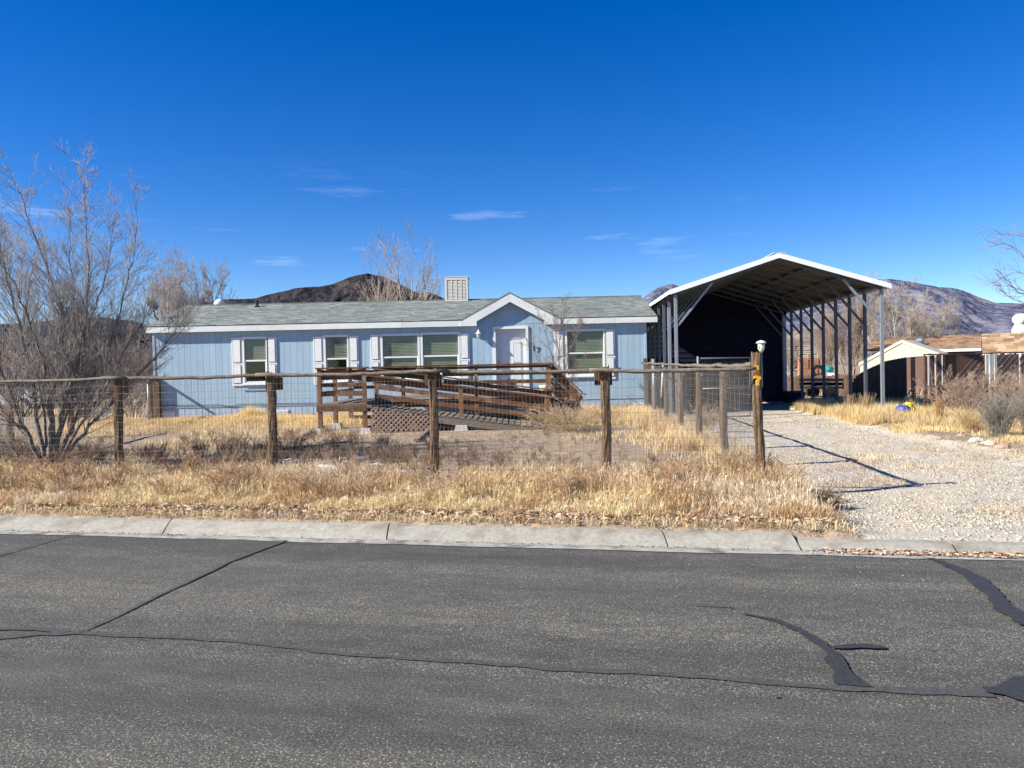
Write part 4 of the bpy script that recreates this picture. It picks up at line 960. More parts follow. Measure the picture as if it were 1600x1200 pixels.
# ------------------------------------------------------------------ carport
CA = R(-3.2); CO = Vector((xat(1057,560,21.9), 21.9, 0)); CW, CDp = 5.72, 9.4
ax = Vector((math.cos(CA), math.sin(CA), 0)); ay = Vector((-math.sin(CA), math.cos(CA), 0))
def cp3(u, v, z): p_ = CO+ax*u+ay*v; return Vector((p_.x, p_.y, z))
ZCE = zat(1386,446,21.6)-.02; ZCP = zat(1213,399,21.7)
car = thing('carport', 'tall open metal carport with white trimmed gable roof beside the blue house', 'carport', tuple(cp3(CW/2, CDp/2, 0)))
slc = (ZCP-ZCE)/(CW/2+.18)
def croof(u): return ZCE+slc*(min(u, CW-u)+.18)
NL = 9; sp = CDp/(NL-1)
leg_me = None
def cbeam(name, a, b, w, h, m=m_steel): return MB().beam(a, b, w, h).build(name, m, car)
for k in range(NL):
    v = k*sp
    for sg, u in ((1, 0), (-1, CW)):
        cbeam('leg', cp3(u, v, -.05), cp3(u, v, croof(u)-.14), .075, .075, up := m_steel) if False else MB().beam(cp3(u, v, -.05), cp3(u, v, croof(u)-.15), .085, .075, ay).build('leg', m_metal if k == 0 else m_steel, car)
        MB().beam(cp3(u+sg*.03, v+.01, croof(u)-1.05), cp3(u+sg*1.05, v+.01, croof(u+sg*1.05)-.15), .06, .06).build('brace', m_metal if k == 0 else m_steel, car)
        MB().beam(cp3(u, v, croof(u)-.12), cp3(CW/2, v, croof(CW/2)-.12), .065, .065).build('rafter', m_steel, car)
x_ = xat(1047, 560, 23); MB().beam(cp3(-.06, .9, -.05), cp3(-.06, .9, 3.35), .085, .075, ay).build('leg', m_metal, car)
for u in (.06, 1.0, 1.95, 3.75, 4.7, CW-.06):
    cbeam('purlin', cp3(u, -.1, croof(u)-.065), cp3(u, CDp+.1, croof(u)-.065), .09, .05)
# ribbed roof sheets, one per metre of length
def ribbed(p0, du, dv, lu, lv, nrm, pitch=.23, rib=.02):
    mb = MB(); n = max(1, int(round(lv/pitch))); prof2 = []
    for k in range(n):
        b0 = lv*k/n; w_ = lv/n; prof2 += [(b0, 0), (b0+w_*.62, 0), (b0+w_*.72, rib), (b0+w_*.90, rib)]
    prof2.append((lv, 0)); m = len(prof2); vs = []
    for a_ in (0, lu):
        for th in (0, .006):
            vs += [p0+du*a_+dv*q+nrm*(h_+th) for q, h_ in prof2]
    fs = []
    for i in range(m-1):
        fs += [(i, i+1, 2*m+i+1, 2*m+i), (m+i, 3*m+i, 3*m+i+1, m+i+1), (i, m+i, m+i+1, i+1), (2*m+i, 2*m+i+1, 3*m+i+1, 3*m+i)]
    return mb.add(vs, fs)
for sg in (0, 1):
    du = Vector((0,0,0)); u0, u1 = (-.18, CW/2) if sg == 0 else (CW+.18, CW/2)
    a = cp3(u0, 0, ZCE); b = cp3(u1, 0, ZCP); du = (b-a); lu = du.length; du.normalize(); nn = du.cross(ay) if sg == 0 else ay.cross(du)
    if nn.z < 0: nn = -nn
    ns = 10; lw = (CDp+.35)/ns
    for k in range(ns):
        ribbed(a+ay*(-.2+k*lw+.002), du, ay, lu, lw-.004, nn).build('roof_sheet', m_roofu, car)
    # white gable trim
    q = [a+Vector((0,0,.045)), b+Vector((0,0,.045)), b+Vector((0,0,-.095)), a+Vector((0,0,-.095))]
    mb = MB(); o1 = -ay*.235; o2 = -ay*.202
    mb.add([p_+o1 for p_ in q]+[p_+o2 for p_ in q], [(0,1,2,3),(7,6,5,4),(0,4,5,1),(1,5,6,2),(2,6,7,3),(3,7,4,0)]); mb.build('gable_trim', m_trimw, car)
    MB().beam(a-ay*.2+Vector((0,0,-.02)), a+ay*(CDp+.2)+Vector((0,0,-.02)), .03, .10).build('eave_trim', m_trimw, car)
MB().beam(cp3(CW/2,-.24,ZCP+.04), cp3(CW/2,CDp+.2,ZCP+.04), .35, .012).build('ridge_cap', m_trimw, car)
# closed back wall of horizontal ribbed sheets, and gable triangle
nsh = 6
zz0 = 0.0; zh = (ZCE-.1)/nsh
for k in range(nsh):
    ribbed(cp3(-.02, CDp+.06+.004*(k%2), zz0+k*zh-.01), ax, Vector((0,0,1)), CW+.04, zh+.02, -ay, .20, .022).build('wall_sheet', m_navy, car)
q = [(-.18, ZCE-.17), (CW+.18, ZCE-.17), (CW+.18, ZCE+.002), (CW/2, ZCP+.002), (-.18, ZCE+.002)]
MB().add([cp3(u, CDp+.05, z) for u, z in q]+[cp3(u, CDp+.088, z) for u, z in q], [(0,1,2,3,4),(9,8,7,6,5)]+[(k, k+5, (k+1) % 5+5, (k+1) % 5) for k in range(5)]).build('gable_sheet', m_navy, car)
MB().beam(cp3(CW+.06,CDp-.02,-.05), cp3(CW+.06,CDp-.02,ZCE-.15), .14, .11, ay).build('corner_trim', m_metal, car)
# pipe gate behind the fence
gY = 20.2; g0, g1, gt = xat(1094,562,gY), xat(1171,560,gY), zat(1140,559,gY)
gate = thing('pipe_gate', 'thin grey pipe frame gate with wire mesh in front of dark carport', 'gate', ((g0+g1)/2, gY, .1))
mb = MB(); mb.tube([(g0,gY,gt),(g1,gY,gt),(g1,gY,.25),(g0,gY,.25),(g0,gY,gt)], .019, 8, False); mb.tube([(g0,gY,1.0),(g1,gY,1.0)], .015, 6); mb.build('frame', m_metal, gate, smooth=True)
wire_panel((g0,gY), (g1,gY), gt-.02, .27, gate, 300, sp=.06, hz_=.1)
for x in (g0-.06,): MB().tube([(x,gY,0),(x,gY,gt+.05)], .03, 8).build('hinge_post', m_metal, gate, smooth=True)

# ------------------------------------------------------------------ bare trees and shrubs
def grow(rng, out, p, d, Ln, r, lvl, maxl, up=.06, jit=.16, nch=(7,6,5,4), ang=(.5,.35), seg=.28, shrink=(.42,.68), rmin=.0018):
    n = max(3, int(Ln/seg)+1) if lvl < 2 else (4 if lvl == 2 else 3)
    step = Ln/n; P = [p.copy()]; dd = d.copy()
    for i in range(n):
        dd = dd+rng.normal(0, jit, 3)*(1 if lvl else .6); dd[2] += up; dd /= np.linalg.norm(dd); P.append(P[-1]+dd*step)
    P = np.array(P); f = np.linspace(0, 1, n+1); rad = np.maximum(r*(1-.72*f), rmin)
    out[lvl].append((P, rad))
    if lvl >= maxl: return
    k = max(1, int(nch[min(lvl, len(nch)-1)]*rng.uniform(.75, 1.25)))
    for j in range(k):
        ff = rng.uniform(.22, 1.0) if lvl else rng.uniform(.25, 1.0); i = min(int(ff*n), n-1); q = P[i]+(P[i+1]-P[i])*(ff*n-i)
        t = P[i+1]-P[i]; t /= np.linalg.norm(t); a = rng.normal(ang[0], ang[1]*.4)
        ax_ = np.cross(t, rng.normal(0, 1, 3)); ax_ /= np.linalg.norm(ax_)+1e-9
        nd = t*math.cos(a)+ax_*math.sin(a)
        grow(rng, out, q, nd, Ln*rng.uniform(*shrink)*(1-.35*ff), max(r*(1-.7*ff)*.55, rmin), lvl+1, maxl, up, jit, nch, ang, seg, shrink, rmin)
def tree_thing(name, label, cat, base, out, mats, group=None, sides=(7,5,3,3,3), trunk_lvls=2):
    t = thing(name, label, cat, base, group)
    big = [x for l in range(trunk_lvls) for x in out[l]]; small = [x for l in range(trunk_lvls, 6) for x in out[l]]
    off = np.array(base)
    if big: link('trunk', tubes_mesh('trunk', [(P-off, r) for P, r in big], sides[0] if trunk_lvls == 1 else 6), mats[0], t)
    if small: link('crown', tubes_mesh('crown', [(P-off, r) for P, r in small], 3), mats[1], t)
    return t
def px_stem(rng, out, pts, Y0, dY, r0, r1, maxl=3, dens=1.0, tw=1.0, up=.08):
    "a main stem through photo positions, with its own depth; side branches grow from it"
    P = [at(x, y, Y0+dY*i/(len(pts)-1)) for i, (x, y) in enumerate(pts)]
    Q = []; 
    for i in range(len(P)-1):
        for k in range(4): Q.append(np.array(P[i].lerp(P[i+1], k/4))+(rng.normal(0, .015, 3) if k else 0))
    Q.append(np.array(P[-1])); Q = np.array(Q); n = len(Q)
    rad = np.linspace(r0, r1, n); out[0].append((Q, rad))
    total = np.linalg.norm(np.diff(Q, axis=0), axis=1).sum()
    for j in range(int(total*7*dens)):
        ff = rng.uniform(.22, .99); i = min(int(ff*(n-1)), n-2); t = Q[i+1]-Q[i]; t /= np.linalg.norm(t); q = Q[i]+(Q[i+1]-Q[i])*rng.random()
        a = rng.normal(.55, .18); ax_ = np.cross(t, rng.normal(0, 1, 3)); ax_ /= np.linalg.norm(ax_); nd = t*math.cos(a)+ax_*math.sin(a)
        grow(rng, out, q, nd, rng.uniform(.5, 1.35)*tw*(1-.60*ff), max(rad[i]*.30, .003), 1, maxl, up=up, jit=.13, nch=(6,6,5,4), seg=.22)
rng = np.random.default_rng(5); out = [[] for _ in range(7)]
TY = 12.4
stems = [
 ([(70,738),(48,690),(30,650),(10,600),(-15,530),(-40,440)], -.3, .052, .010),
 ([(66,738),(40,722),(12,700),(-25,672),(-60,640)], .2, .035, .008),
 ([(72,738),(62,680),(52,610),(38,540),(20,470),(2,400),(-8,330)], .5, .055, .008),
 ([(76,738),(78,670),(76,620),(66,560),(45,500),(22,440),(-2,400)], -.8, .046, .008),
 ([(78,738),(82,670),(84,600),(96,530),(99,490),(84,450),(60,385),(38,320),(14,265)], .3, .058, .005),
 ([(82,738),(90,680),(104,620),(120,570),(134,500),(138,430),(134,350),(128,262)], -.3, .055, .004),
 ([(82,738),(92,685),(112,610),(124,540),(116,470),(108,400),(110,330)], .9, .04, .005),
 ([(84,738),(102,690),(128,630),(150,580),(176,520),(196,450),(210,390),(214,310)], .5, .048, .005),
 ([(86,738),(110,690),(140,645),(172,590),(205,530),(236,480),(262,440)], -.5, .042, .005),
 ([(86,740),(112,700),(150,655),(190,612),(232,570),(272,520),(290,490)], .6, .044, .005),
 ([(82,738),(96,670),(108,600),(118,560),(150,480),(168,420),(180,330)], 1.2, .04, .004),
 ([(74,738),(70,660),(58,580),(40,520),(40,450),(30,380)], 1.2, .04, .005),
]
for pts, dYs, r0, r1 in stems: px_stem(rng, out, pts, TY, dYs, r0*.80, r1*.55, maxl=3, dens=2.4, tw=1.02, up=.10)
b = at(78, 738, TY)
mb_base = (b.x, b.y, gz(b.x, b.y))
t = tree_thing('bare_tree', 'bare many-stemmed grey tree inside the fence at the left of the yard', 'tree', mb_base, out, (m_bark, m_twig))
MB().tube([(b.x, b.y, mb_base[2]-.12), (b.x, b.y, mb_base[2]+.05), (b.x+.01, b.y, b.z+.12)], [.19, .15, .10], 10).build('stump', m_bark, t, smooth=True)

# background prototypes, copied
def proto_tree(seed, hgt, nst, spread, maxl, rmin, nch, lean=0, Lf=(.55,.8), up=.07, jit=.12, ang=(.5,.3)):
    rng = np.random.default_rng(seed); out = [[] for _ in range(7)]
    for k in range(nst):
        a = 2*math.pi*k/nst+rng.uniform(-.5,.5); tl = rng.uniform(.35, 1)*spread
        d = np.array([math.cos(a)*tl+lean, math.sin(a)*tl, 1.]); d /= np.linalg.norm(d)
        grow(rng, out, np.array([math.cos(a)*.06, math.sin(a)*.06, -.1]), d, hgt*rng.uniform(*Lf), hgt*.010, 0, maxl, up=up, jit=jit, nch=nch, ang=ang, seg=hgt/14, shrink=(.34,.60), rmin=rmin)
    return out
PROT = {}
def place_tree(key, label, cat, name, px, py, Y, hgt, rot, group, mats, params, sx=1.0):
    base = at(px, py, Y); base = Vector((base.x, base.y, gz(base.x, base.y)))
    if key not in PROT:
        o = proto_tree(*params)
        me1 = tubes_mesh('trunk', o[0]+o[1], 5); sm = [x for l in o[2:] for x in l]; me2 = tubes_mesh('crown', sm, 3)
        me1.materials.append(mats[0]); me2.materials.append(mats[1]); PROT[key] = (me1, me2, params[1])
    me1, me2, h0 = PROT[key]
    t = thing(name, label, cat, tuple(base), group); t.rotation_euler = (0, 0, rot); k = hgt/h0; t.scale = (k*sx, k*sx, k)
    link('trunk', me1, None, t); link('crown', me2, None, t); return t
g_bg = 'bare trees beyond the yard'
pA = (1, 8.0, 7, .36, 4, .0045, (13,8,6,4), 0, (.6,.95), .10, .10, (.38,.25)); pB = (2, 9.0, 9, .85, 4, .0055, (13,9,6,4)); pD = (7, 8.0, 4, .34, 4, .004, (10,5,4,3), 0, (.6,.95), .10, .10, (.40,.25)); pC = (3, 4.0, 11, .8, 3, .006, (8,6,5,4))
def hat(px, ytop, Y): return zat(px, ytop, Y)-.1
place_tree('D', 'bare pale tree standing behind the house roof, left of the cooler', 'tree', 'bare_tree', 648, 560, 46, hat(650,378,46), .3, g_bg, (m_twig2, m_twig2), pD, .85)
place_tree('D', 'bare pale tree in front of the dark peak', 'tree', 'bare_tree', 603, 560, 47, hat(595,396,47), 2.0, g_bg, (m_twig2, m_twig2), pD, .8)
place_tree('D', 'low bare brushy tree under the dark peak', 'tree', 'bare_tree', 622, 560, 52, hat(622,440,52), 4.0, g_bg, (m_twig2, m_twig2), pD, 1.5)
place_tree('B', 'large round bare tree behind the carport legs and cream gable', 'tree', 'bare_tree', 1390, 570, 48, hat(1375,432,48), 1.0, g_bg, (m_twig2, m_twig2), pB, 1.05)
place_tree('B', 'low spreading bare tree over the brown shingle roof', 'tree', 'bare_tree', 1462, 570, 52, hat(1470,468,52), 2.4, g_bg, (m_twig2, m_twig2), pB, 1.0)
place_tree('A', 'bare tree seen between the middle carport legs', 'tree', 'bare_tree', 1328, 570, 44, hat(1330,470,44), 5.0, g_bg, (m_twig3, m_twig3), pA, .9)
place_tree('A', 'slim bare tree seen between the rear carport legs', 'tree', 'bare_tree', 1235, 570, 42, hat(1235,530,42), .9, g_bg, (m_twig3, m_twig3), pA, 1.2)
place_tree('A', 'pale bare tree behind the teal slide', 'tree', 'bare_tree', 1292, 570, 55, hat(1292,500,55), 3.3, g_bg, (m_twig2, m_twig2), pA, 1.2)
place_tree('B', 'bare brown tree rising over the left end of the house roof', 'tree', 'bare_tree', 285, 570, 50, hat(285,425,50), .7, g_bg, (m_twig2, m_twig2), pB, .75)
place_tree('D', 'tall thin bare tree just left of the roof end', 'tree', 'bare_tree', 262, 570, 44, hat(255,405,44), 2.9, g_bg, (m_twig2, m_twig2), pD, .7)
place_tree('A', 'small bare tree rising over the roof right of the dish', 'tree', 'bare_tree', 312, 570, 52, hat(312,438,52), 1.9, g_bg, (m_twig2, m_twig2), pA, .9)
for i, (px, yt, Yb, lab) in enumerate([(-60,500,40,'leftmost brown brushy thicket beyond the yard'), (10,515,36,'brown thicket behind the silver pickup'), (62,508,44,'brown thicket behind the grey car'), (110,520,38,'brown thicket just behind the many-stemmed tree'), (150,510,46,'taller brown thicket right of the many-stemmed tree'), (188,522,36,'brown thicket left of the house corner post'), (222,512,42,'brown thicket touching the left end of the house'), (35,540,30,'low brown thicket behind the left fence'), (130,548,29,'low brown thicket close behind the left fence post'), (205,545,28,'low brown thicket beside the house corner')]):
    place_tree('C', lab, 'shrub', 'bare_shrub', px, 600, Yb, hat(px,yt,Yb), i*1.7, 'brown thickets left of the house', (m_twig3, m_twig3), pC, 1.25)
# bush in front of the right window
rng = np.random.default_rng(15); out = [[] for _ in range(7)]; BY = 23.4
for pts, dYs in (([(868,640),(866,600),(864,560),(852,520),(842,490)], .2), ([(870,640),(872,590),(874,540),(880,500),(884,470)], -.2), ([(870,640),(878,590),(890,550),(902,520),(908,500)], .3), ([(868,640),(858,600),(846,570),(834,548),(828,530)], -.1), ([(872,640),(884,610),(900,580),(918,556)], .1), ([(870,640),(876,580),(868,520),(862,485)], .3)):
    px_stem(rng, out, pts, BY, dYs, .018, .004, maxl=3, dens=1.5, tw=.6)
b = at(870, 640, BY); tree_thing('bare_shrub', 'upright bare bush growing against the right window of the house', 'shrub', (b.x, b.y, gz(b.x, b.y)), out, (m_bark, m_twig3))
# drooping branches from a tree out of frame on the right
rng = np.random.default_rng(25); out = [[] for _ in range(7)]; RYt = 15.0
trunk_base = at(1760, 640, RYt); tb = np.array([trunk_base.x, trunk_base.y, .05])
out[0].append((np.array([tb, tb+(0,0,1.5), tb+(-.1,0,2.6), tb+(0,.1,4.2)]), np.array([.16,.13,.10,.05])))
for pts in ([(1760,470),(1690,440),(1640,410),(1605,410),(1588,388),(1570,381),(1545,386)], [(1750,420),(1680,400),(1640,375),(1600,370),(1580,366),(1560,366)], [(1760,500),(1690,490),(1640,470),(1590,455),(1575,440),(1562,424),(1552,419)], [(1750,500),(1680,480),(1620,462),(1590,452),(1575,446),(1552,447)], [(1760,500),(1690,500),(1630,478),(1600,476),(1575,462),(1555,450)], [(1750,460),(1690,430),(1620,432),(1590,425),(1572,430)]):
    P = np.array([at(x, y, RYt) for x, y in pts]); n = len(P)*3
    f = np.linspace(0, len(P)-1, n); Q = np.stack([np.interp(f, np.arange(len(P)), P[:, i]) for i in range(3)], 1)+rng.normal(0, .008, (n, 3))
    out[1].append((Q, np.linspace(.016, .0035, n)))
    for j in range(14):
        i = rng.integers(n//4, n-1); grow(rng, out, Q[i], (Q[i]-Q[i-1])/np.linalg.norm(Q[i]-Q[i-1])+rng.normal(0,.35,3), rng.uniform(.25,.6), .005, 2, 3, up=.05, nch=(3,3,3,2))
tree_thing('bare_tree', 'reddish drooping bare branches entering at the right edge above the tan roof', 'tree', tuple(tb), out, (m_bark, m_twig3), trunk_lvls=1)

def twig_bush(name, label, cat, px, py, Y, wpx, hpx, n, mat, seed, group=None, spread=1.0, up=.1, maxl=2, r=.004, nch=(4,4,3)):
    rng = np.random.default_rng(seed); out = [[] for _ in range(7)]; b = at(px, py, Y); b = Vector((b.x, Y, gz(b.x, Y)))
    hw = wpx/2/1200*Y; hh = hpx/1200*Y
    for k in range(n):
        a = rng.uniform(0, 6.28); tl = rng.uniform(0, 1)**.6*spread
        d = np.array([math.cos(a)*tl*hw/hh*1.0, math.sin(a)*tl*hw/hh, 1.]); Ln = hh*rng.uniform(.6, 1.0)*np.linalg.norm(d)*.8; d /= np.linalg.norm(d)
        grow(rng, out, np.array([b.x+rng.normal(0,hw*.18), b.y+rng.normal(0,hw*.18), b.z-.02]), d, Ln, r, 0, maxl, up=up, jit=.12, nch=nch, ang=(.45,.3), seg=hh/5, rmin=.0022)
    t = thing(name, label, cat, tuple(b), group); off = np.array(b)
    link('stems', tubes_mesh('stems', [(P-off, q) for l in out for P, q in l], 3), mat, t); return t
twig_bush('sagebrush', 'rounded grey sagebrush beside the driveway at far right', 'shrub', 1560, 688, 14.8, 62, 66, 170, m_sage, 41, None, 1.0, .03, 2, .004)
twig_bush('sagebrush', 'grey sagebrush cut by the right edge of the picture', 'shrub', 1612, 690, 15.2, 56, 70, 120, m_sage, 42)
twig_bush('dead_bush', 'large tangled brown dead bush in front of the brown slatted fence', 'shrub', 1508, 655, 20.0, 88, 74, 34, m_tumble, 43, None, 1.5, .0, 3, .010, (6,5,4))
twig_bush('dead_bush', 'brown dead bush around the two silver pipes at far right', 'shrub', 1590, 655, 19.0, 85, 84, 26, m_tumble, 44, None, 1.5, .0, 3, .010, (6,5,4))
twig_bush('grass_clump', 'arching tan grass clump left of the grey sagebrush', 'grass', 1518, 682, 16.0, 60, 55, 260, M('tan_stalk', (.40,.27,.13), (.58,.42,.22), 5, .8), 45, None, 1.5, -.06, 0, .003)
twig_bush('grass_clump', 'upright orange brown stalks at the foot of the brown fence', 'grass', 1468, 655, 18.5, 36, 60, 90, M('orange_stalk', (.36,.19,.08), (.54,.32,.14), 5, .8), 46, None, .6, .05, 0, .004)
twig_bush('grass_clump', 'tall dry stalks around the foot of the front right carport leg', 'grass', 1352, 640, 21.3, 50, 48, 120, M('tan_stalk2', (.42,.29,.15), (.60,.44,.24), 5, .8), 47, None, .6, .04, 0, .004)
twig_bush('grass_clump', 'dry stalks left of the front right carport leg pair', 'grass', 1328, 640, 22.5, 28, 42, 70, M('tan_stalk3', (.42,.29,.15), (.60,.44,.24), 5, .8), 48, None, .6, .04, 0, .004)
twig_bush('grass_clump', 'dry stalks beside the yellow and blue plastic thing', 'grass', 1424, 642, 20.6, 22, 40, 50, M('tan_stalk4', (.42,.29,.15), (.60,.44,.24), 5, .8), 49, None, .5, .05, 0, .004)
twig_bush('dead_bush', 'pale tumbleweed heap piled at the foot of the ramp', 'shrub', 885, 690, 17.6, 100, 42, 150, M('tumbleweed', (.42,.30,.17), (.60,.45,.27), 5, .85), 50, None, 1.7, -.02, 2, .003)
twig_bush('dead_bush', 'pale tumbleweed by the side fence under the carport', 'shrub', 1105, 665, 18.0, 50, 50, 60, M('tumbleweed2', (.42,.30,.17), (.60,.45,.27), 5, .85), 51, None, 1.3, -.02, 2, .003)
twig_bush('dead_bush', 'dark bush standing in for shade at the right end of the street grass', 'shrub', 1288, 800, 8.3, 46, 34, 110, M('shaded_weed', (.14,.10,.06), (.26,.19,.11), 5, .85), 52, None, 1.5, -.02, 2, .003)  # dark bush painted in for the shaded side of the grass

# ------------------------------------------------------------------ neighbours on the right
# brown slatted chain-link fence
SFY = 22.3
sf = thing('slatted_fence', 'dark brown slatted chain-link fence behind the bushes at right', 'fence', (xat(1500,600,SFY), SFY, .1))
zt = zat(1490,553,SFY); xa, xb = xat(1446,600,SFY), xat(1660,600,SFY); x = xa; k = 0
while x < xb:
    white = k in (1, 4, 7) or k in (40,)
    gap = x > xat(1537,570,SFY) and x < xat(1557,570,SFY)
    mb = MB(); mb.box(x, x+(.062 if not white else .032), SFY-.004, SFY+.004, .08 if not white else zat(1450,602,SFY), zt-random.uniform(.02,.05))
    if white: s_ = mb.build('fence_slat', m_white, sf)
    else: mb.build('fence_slat', m_brown, sf)
    x += .068; k += 1
mb = MB()
for k in range(-14, 40):
    for sg in (1, -1):
        a0 = xa+k*.17; p0 = (a0, SFY-.012 if sg > 0 else SFY-.016, .1); h_ = zt-.14; p1 = (a0+sg*h_*.9, p0[1], .1+h_)
        if min(p0[0], p1[0]) < xa or max(p0[0], p1[0]) > xb: continue
        if sg < 0: continue
        mb.beam(p0, p1, .005, .006)
o = mb.build('link_wire', m_metal, sf); o['kind'] = 'stuff'
MB().tube([(xa, SFY+.03, zt), (xb, SFY+.03, zt)], .022, 8).build('top_pipe', m_brown, sf, smooth=True)
for px in (1446, 1524, 1600, 1655):
    x = xat(px,600,SFY); MB().tube([(x, SFY+.04, 0), (x, SFY+.04, zt+.02)], .03, 8).build('fence_post', m_metal if px > 1446 else m_brown, sf, smooth=True)
pY = 21.0
for i, px in enumerate((1547, 1554.5)):
    x = xat(px, 600, pY); z1 = zat(px, 553+i*1, pY)
    tag(MB().tube([(x, pY, 0), (x, pY, z1)], .033 if i == 0 else .026, 10).build('steel_pipe', m_metal, None, (x, pY, 0), smooth=True), ['left and thicker of two silver pipes standing before the brown fence', 'right and thinner of two silver pipes standing before the brown fence'][i], 'pipe', 'silver pipes before the brown fence')
x0, x1 = xat(1539,570,21.8), xat(1556,570,21.8)
tag(MB().box(x0, x1, 21.75, 21.80, zat(1548,585,21.8), zat(1548,554,21.8)).build('board', M('pale_board', (.30,.29,.25), (.42,.40,.35), 5, .8), None, (x0, 21.8, 1)), 'pale board fixed high on the brown fence behind the pipes', 'board')
# gate panel of brown lap boards
bw0, bw1 = xat(1417,600,24), xat(1445,600,23.2)
bg_ = thing('brown_gate', 'brown horizontal lap board gate panel left of the slatted fence', 'gate', ((bw0+bw1)/2, 23.6, .1))
zt2 = zat(1430,558,23.6); nb2 = 22
for half in (0, 1):
    xa2, xb2 = (bw0, bw0+(bw1-bw0)*.55-.008) if half == 0 else (bw0+(bw1-bw0)*.55+.008, bw1)
    for k in range(nb2):
        z0 = .12+(zt2-.12)*k/nb2; MB().beam((xa2, 23.75, z0+.04), (xb2, 23.75, z0+.04), .03, (zt2-.12)/nb2-.006).build('lap_board', m_brownwall, bg_)
# dark board fence put in for the carport's shadow, sloping top follows its edge
dY_ = 26.0
dfence = thing('board_fence', 'dark brown shaded board fence below the cream gable, its sloping top drawn along the shadow edge', 'fence', (xat(1375,600,dY_), dY_, .05))
px0_, px1_ = 1326, 1417
nbd = 24
for k in range(nbd):
    pa, pb = px0_+(px1_-px0_)*k/nbd, px0_+(px1_-px0_)*(k+1)/nbd; pm = (pa+pb)/2
    ytop = np.interp(pm, [1326, 1336, 1345, 1362, 1385, 1405, 1417], [606, 590, 583, 574, 564, 560, 558])
    MB().box(xat(pa,600,dY_)+.004, xat(pb,600,dY_)-.004, dY_-.012, dY_+.012, -.05, zat(pm, ytop, dY_)).build('fence_board', m_brown, dfence)
MB().box(xat(1336,600,dY_), xat(1416,600,dY_), dY_+.013, dY_+.06, .5, .6).build('fence_rail', m_brown, dfence)
# cream gabled shed, turned a little towards the street; built in its own axes
def local_frame(name, label, cat, pL, pR):
    d = Vector((pR.x-pL.x, pR.y-pL.y, 0)); t = thing(name, label, cat, (pL.x, pL.y, 0)); t.rotation_euler = (0, 0, math.atan2(d.y, d.x)); return t, d.length, d.normalized()
def facade(pL, d, px, py):
    "where the sight line meets the turned facade plane: (distance along it, height)"
    r_ = ray(px, py); n = Vector((-d.y, d.x, 0)); k = (pL.x*n.x+pL.y*n.y)/(r_.x*n.x+r_.y*n.y); return (r_.x*k-pL.x)*d.x+(r_.y*k-pL.y)*d.y, EYE+r_.z*k
O0 = (0, 0, 0)
sL = at(1340,590,36.8); sR = at(1466,590,34.6)
shed, sln, sdv = local_frame('cream_gable_shed', 'open shed with a cream sheet metal gable and black shaded inside', 'shed', sL, sR)
fz = lambda px, py: facade(sL, sdv, px, py)
pk = fz(1409,532.5); er = fz(1466,553); el_ = fz(1344,568); sll = (pk[1]-el_[1])/(pk[0]-el_[0]); slr = (pk[1]-er[1])/(er[0]-pk[0])
low = [fz(1344,583), fz(1362,574), fz(1385,564), fz(1405,560), fz(1432,557), fz(1464,556)]  # panel's lower edge is cut along the curved edge of a shadow
MB().prism([low[0]]+low[1:]+[(er[0], er[1]-.03), (pk[0], pk[1]-.04), (el_[0], el_[1]-.03)], .0, .03).build('gable_panel', m_cream, shed, origin=O0)
lx_ = np.array([p_[0] for p_ in low]); lz_ = np.array([p_[1] for p_ in low])
for k in range(22):
    x = el_[0]+.1+(er[0]-el_[0]-.25)*k/22; z1_ = (pk[1]-sll*(pk[0]-x) if x < pk[0] else pk[1]-slr*(x-pk[0]))-.10; z0_ = float(np.interp(x, lx_, lz_))+.02
    if z1_-z0_ > .05: MB().box(x, x+.03, -.012, -.001, z0_, z1_).build('panel_rib', m_cream, shed, origin=O0)
for e_ in (el_, er):
    a = Vector((e_[0]+(-.06 if e_ is el_ else .06), -.02, e_[1]-.02)); b_ = Vector((pk[0], -.02, pk[1])); th = Vector((0,0,.05)); dp = Vector((0,2.2,0))
    MB().add([a, b_, b_+dp, a+dp, a+th, b_+th, b_+dp+th, a+dp+th], [(0,1,2,3),(7,6,5,4),(0,4,5,1),(1,5,6,2),(2,6,7,3),(3,7,4,0)]).build('roof_sheet', m_cream, shed, origin=O0)
    fa = MB().prism([(a.x, a.z-.10), (b_.x, b_.z-.10), (b_.x, b_.z+.04), (a.x, a.z+.04)] if e_ is el_ else [(b_.x, b_.z-.10), (a.x, a.z-.10), (a.x, a.z+.04), (b_.x, b_.z+.04)], -.045, -.022); fa.build('gable_trim', m_cream, shed, origin=O0)
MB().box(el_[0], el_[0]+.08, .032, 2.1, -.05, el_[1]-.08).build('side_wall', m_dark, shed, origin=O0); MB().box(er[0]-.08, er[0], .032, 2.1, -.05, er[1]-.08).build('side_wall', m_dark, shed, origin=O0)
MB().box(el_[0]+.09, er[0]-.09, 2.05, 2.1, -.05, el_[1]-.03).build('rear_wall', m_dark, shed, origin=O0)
MB().box(fz(1416,600)[0], er[0]-.09, .035, .07, -.05, low[4][1]+.05).build('front_wall', m_brownwall, shed, origin=O0)
